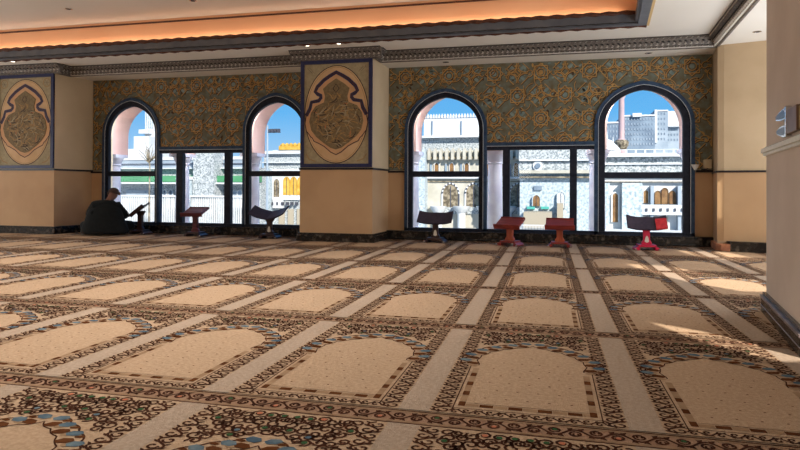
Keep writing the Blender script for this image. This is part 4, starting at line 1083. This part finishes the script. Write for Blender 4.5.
# palm-like tree
rx, rz = at(149, 150, 50)
t = thing('bare_tree', 'thin leafy tree in front of the stepped white tower', 'tree', (rx, 50, -9)); rnd = random.Random(2)
b = MB(); b.tube([(rx, 50, -9), (rx+0.1, 50, rz-1.5), (rx, 50, rz)], [0.09, 0.06, 0.04], 'ex_lattice', 6)
for i in range(14):
    a = rnd.uniform(-1.2, 1.2); L = rnd.uniform(0.8, 1.6); b.tube([(rx, 50, rz-1.2), (rx+math.sin(a)*L*0.6, 50+rnd.uniform(-.5, .5), rz-1.0+math.cos(a)*L*0.8), (rx+math.sin(a)*L, 50, rz-0.8+math.cos(a)*L*1.1)], [0.05, 0.03, 0.015], 'ex_lattice', 5)
b.build('branches', t)
# second arch: terraces, gold roof, lamp, brown arches
B = Bld('gallery_building', 'white gallery with golden arched windows left of the middle pillar', 'building', 66, 264, 330, 154, 'ex_marble', 10)
B.band(151, 154, 'ex_white', 0.5, px=280); B.band(162, 163, 'ex_white', 0.4, px=280); B.rect(264, 330, 169, 200, 'ex_white', 0.2, 'white_wall'); B.band(173, 174, 'ex_lattice', 0.4, px=280)
for p in (277.5,): B.arch(p, 6, 179, 197, 'ex_lattice')
for p in (287.5, 294.5, 301.5): B.arch(p, 6, 177, 195, 'ex_gold', 'ex_gold', 'window', 0.1)
B.rect(274.5, 284, 197, 208, 'ex_white', 0.5, 'parapet'); 
for i in range(6): B.rect(274+i*4.6, 275.4+i*4.6, 202, 205, 'ex_dark', 0.6, 'opening')
for p in (283, 292, 301): B.rect(p-3.5, p+2, 209, 232, 'ex_beige', 0.2, 'bay_screen')
B.rect(264, 273, 169, 235, 'ex_bluemarble', 0.9, 'end_tower', bottom=-9)
t = thing('gold_roof', 'gilded roof structure on the skyline left of the middle pillar', 'roof', (at(290, 145, 95)[0], 95, at(290, 152, 95)[1]))
b = MB(); g = lambda p, q: at(p, q, 95)
b.box(g(274, 0)[0], g(312, 0)[0], 95, 100, -9, g(290, 150)[1], 'ex_white'); b.box(g(281, 0)[0], g(312, 0)[0], 94.5, 99, g(290, 150)[1], g(290, 146)[1], 'ex_gold')
for q in range(7): b.lathe(g(284+q*4, 0)[0], 95, [(0.5, g(290, 146)[1]), (0.55, g(290, 145)[1]), (0.1, g(290, 143)[1])], 'ex_gold', 8)
b.build('gilding', t)
x, z = at(267.5, 131, 30)
t = thing('lamp_post', 'tall lamp post with a cluster of floodlights in the second arch', 'lamp', (x, 30, -9))
b = MB(); b.tube([(x, 30, -9), (x, 30, z+0.3)], [0.10, 0.05], 'ex_far2', 8); b.build('pole', t)
b = MB()
for q in range(4): b.box(x+0.1+q*0.16, x+0.22+q*0.16, 29.9, 30.1, z-0.05-0.05*(q % 2), z+0.10, 'ex_dark')
b.box(x, x+0.75, 29.97, 30.03, z-0.1, z-0.06, 'ex_dark'); b.build('floodlight_head', t)

# ------------------------------------------------------------------ light
w = bpy.data.worlds.new('world'); S.world = w; w.use_nodes = True; nt = w.node_tree; bg = nt.nodes['Background']
tc = nt.nodes.new('ShaderNodeTexCoord'); sp = nt.nodes.new('ShaderNodeSeparateXYZ'); cr = nt.nodes.new('ShaderNodeValToRGB')
nt.links.new(tc.outputs['Generated'], sp.inputs[0]); nt.links.new(sp.outputs['Z'], cr.inputs['Fac'])
cr.color_ramp.elements[0].position = 0.0; cr.color_ramp.elements[0].color = rgb(176,206,232)
cr.color_ramp.elements[1].position = 0.35; cr.color_ramp.elements[1].color = rgb(58,136,206)
e_ = cr.color_ramp.elements.new(0.12); e_.color = rgb(96,172,228)
nt.links.new(cr.outputs[0], bg.inputs['Color']); bg.inputs['Strength'].default_value = 1.2
sl = bpy.data.lights.new('sun', 'SUN'); sl.energy = 8.5; sl.angle = 0.009; sl.color = (1, 0.93, 0.82); so = bpy.data.objects.new('sun', sl); C.objects.link(so)
so.rotation_euler = SUN_D.to_track_quat('Z', 'Y').to_euler()
def area(x, y, z, sx, sy, e, col, rot=(0,0,0)):
    l = bpy.data.lights.new('area_light', 'AREA'); l.shape = 'RECTANGLE'; l.size = sx; l.size_y = sy; l.energy = e; l.color = col
    o = bpy.data.objects.new('area_light', l); C.objects.link(o); o.location = (x, y, z); o.rotation_euler = rot; return o
# added area lights filling the room from the recessed ceiling, no fixtures
for x in (-10.5, -6.5, -2.5): area(x, 4.2, 3.50, 2.6, 5.6, 88, (1, 0.95, 0.88)).data.spread = math.radians(110)
# added fill points behind the camera, out of view and without fixtures
def point_fill(x, y, z, e, col=(1, 0.96, 0.9), r=0.35):
    l = bpy.data.lights.new('fill_light', 'POINT'); l.energy = e; l.color = col; l.shadow_soft_size = r
    o = bpy.data.objects.new('fill_light', l); C.objects.link(o); o.location = (x, y, z)
point_fill(-8, -3.0, 1.6, 25); point_fill(-1, -3.0, 1.5, 30)
# added fill lights, unseen, along the left wall and behind the near pier
wm = W0+wd*6.2
area(wm.x-0.08, wm.y, 1.40, 2.2, 4.4, 190, (0.93, 0.97, 1), (0, PI/2+0.40, math.atan2(wd.y, wd.x)-PI/2))
area(XL+0.1, 5.0, 1.40, 2.2, 8.0, 250, (0.93, 0.97, 1), (0, -PI/2-0.40, 0))
# added lights hidden above the glass, standing in for sky light
area(-6.2, 10.31, 2.62, 4.2, 0.18, 190, (0.72, 0.86, 1), (-0.75, 0, 0)); area(-0.15, 10.31, 2.62, 4.4, 0.18, 230, (0.72, 0.86, 1), (-0.75, 0, 0))
# LED glow on the upstand
area(-6.2, YC1-0.055, 3.162, 14.2, 0.04, 15, (1, 0.80, 0.62), (PI-0.75, 0, 0))
S.view_settings.view_transform = 'Standard'; S.view_settings.look = 'None'; S.view_settings.gamma = 1; S.view_settings.exposure = 0.0
S.cycles.use_denoising = True; S.cycles.max_bounces = 8; S.cycles.diffuse_bounces = 4; S.cycles.transparent_max_bounces = 12
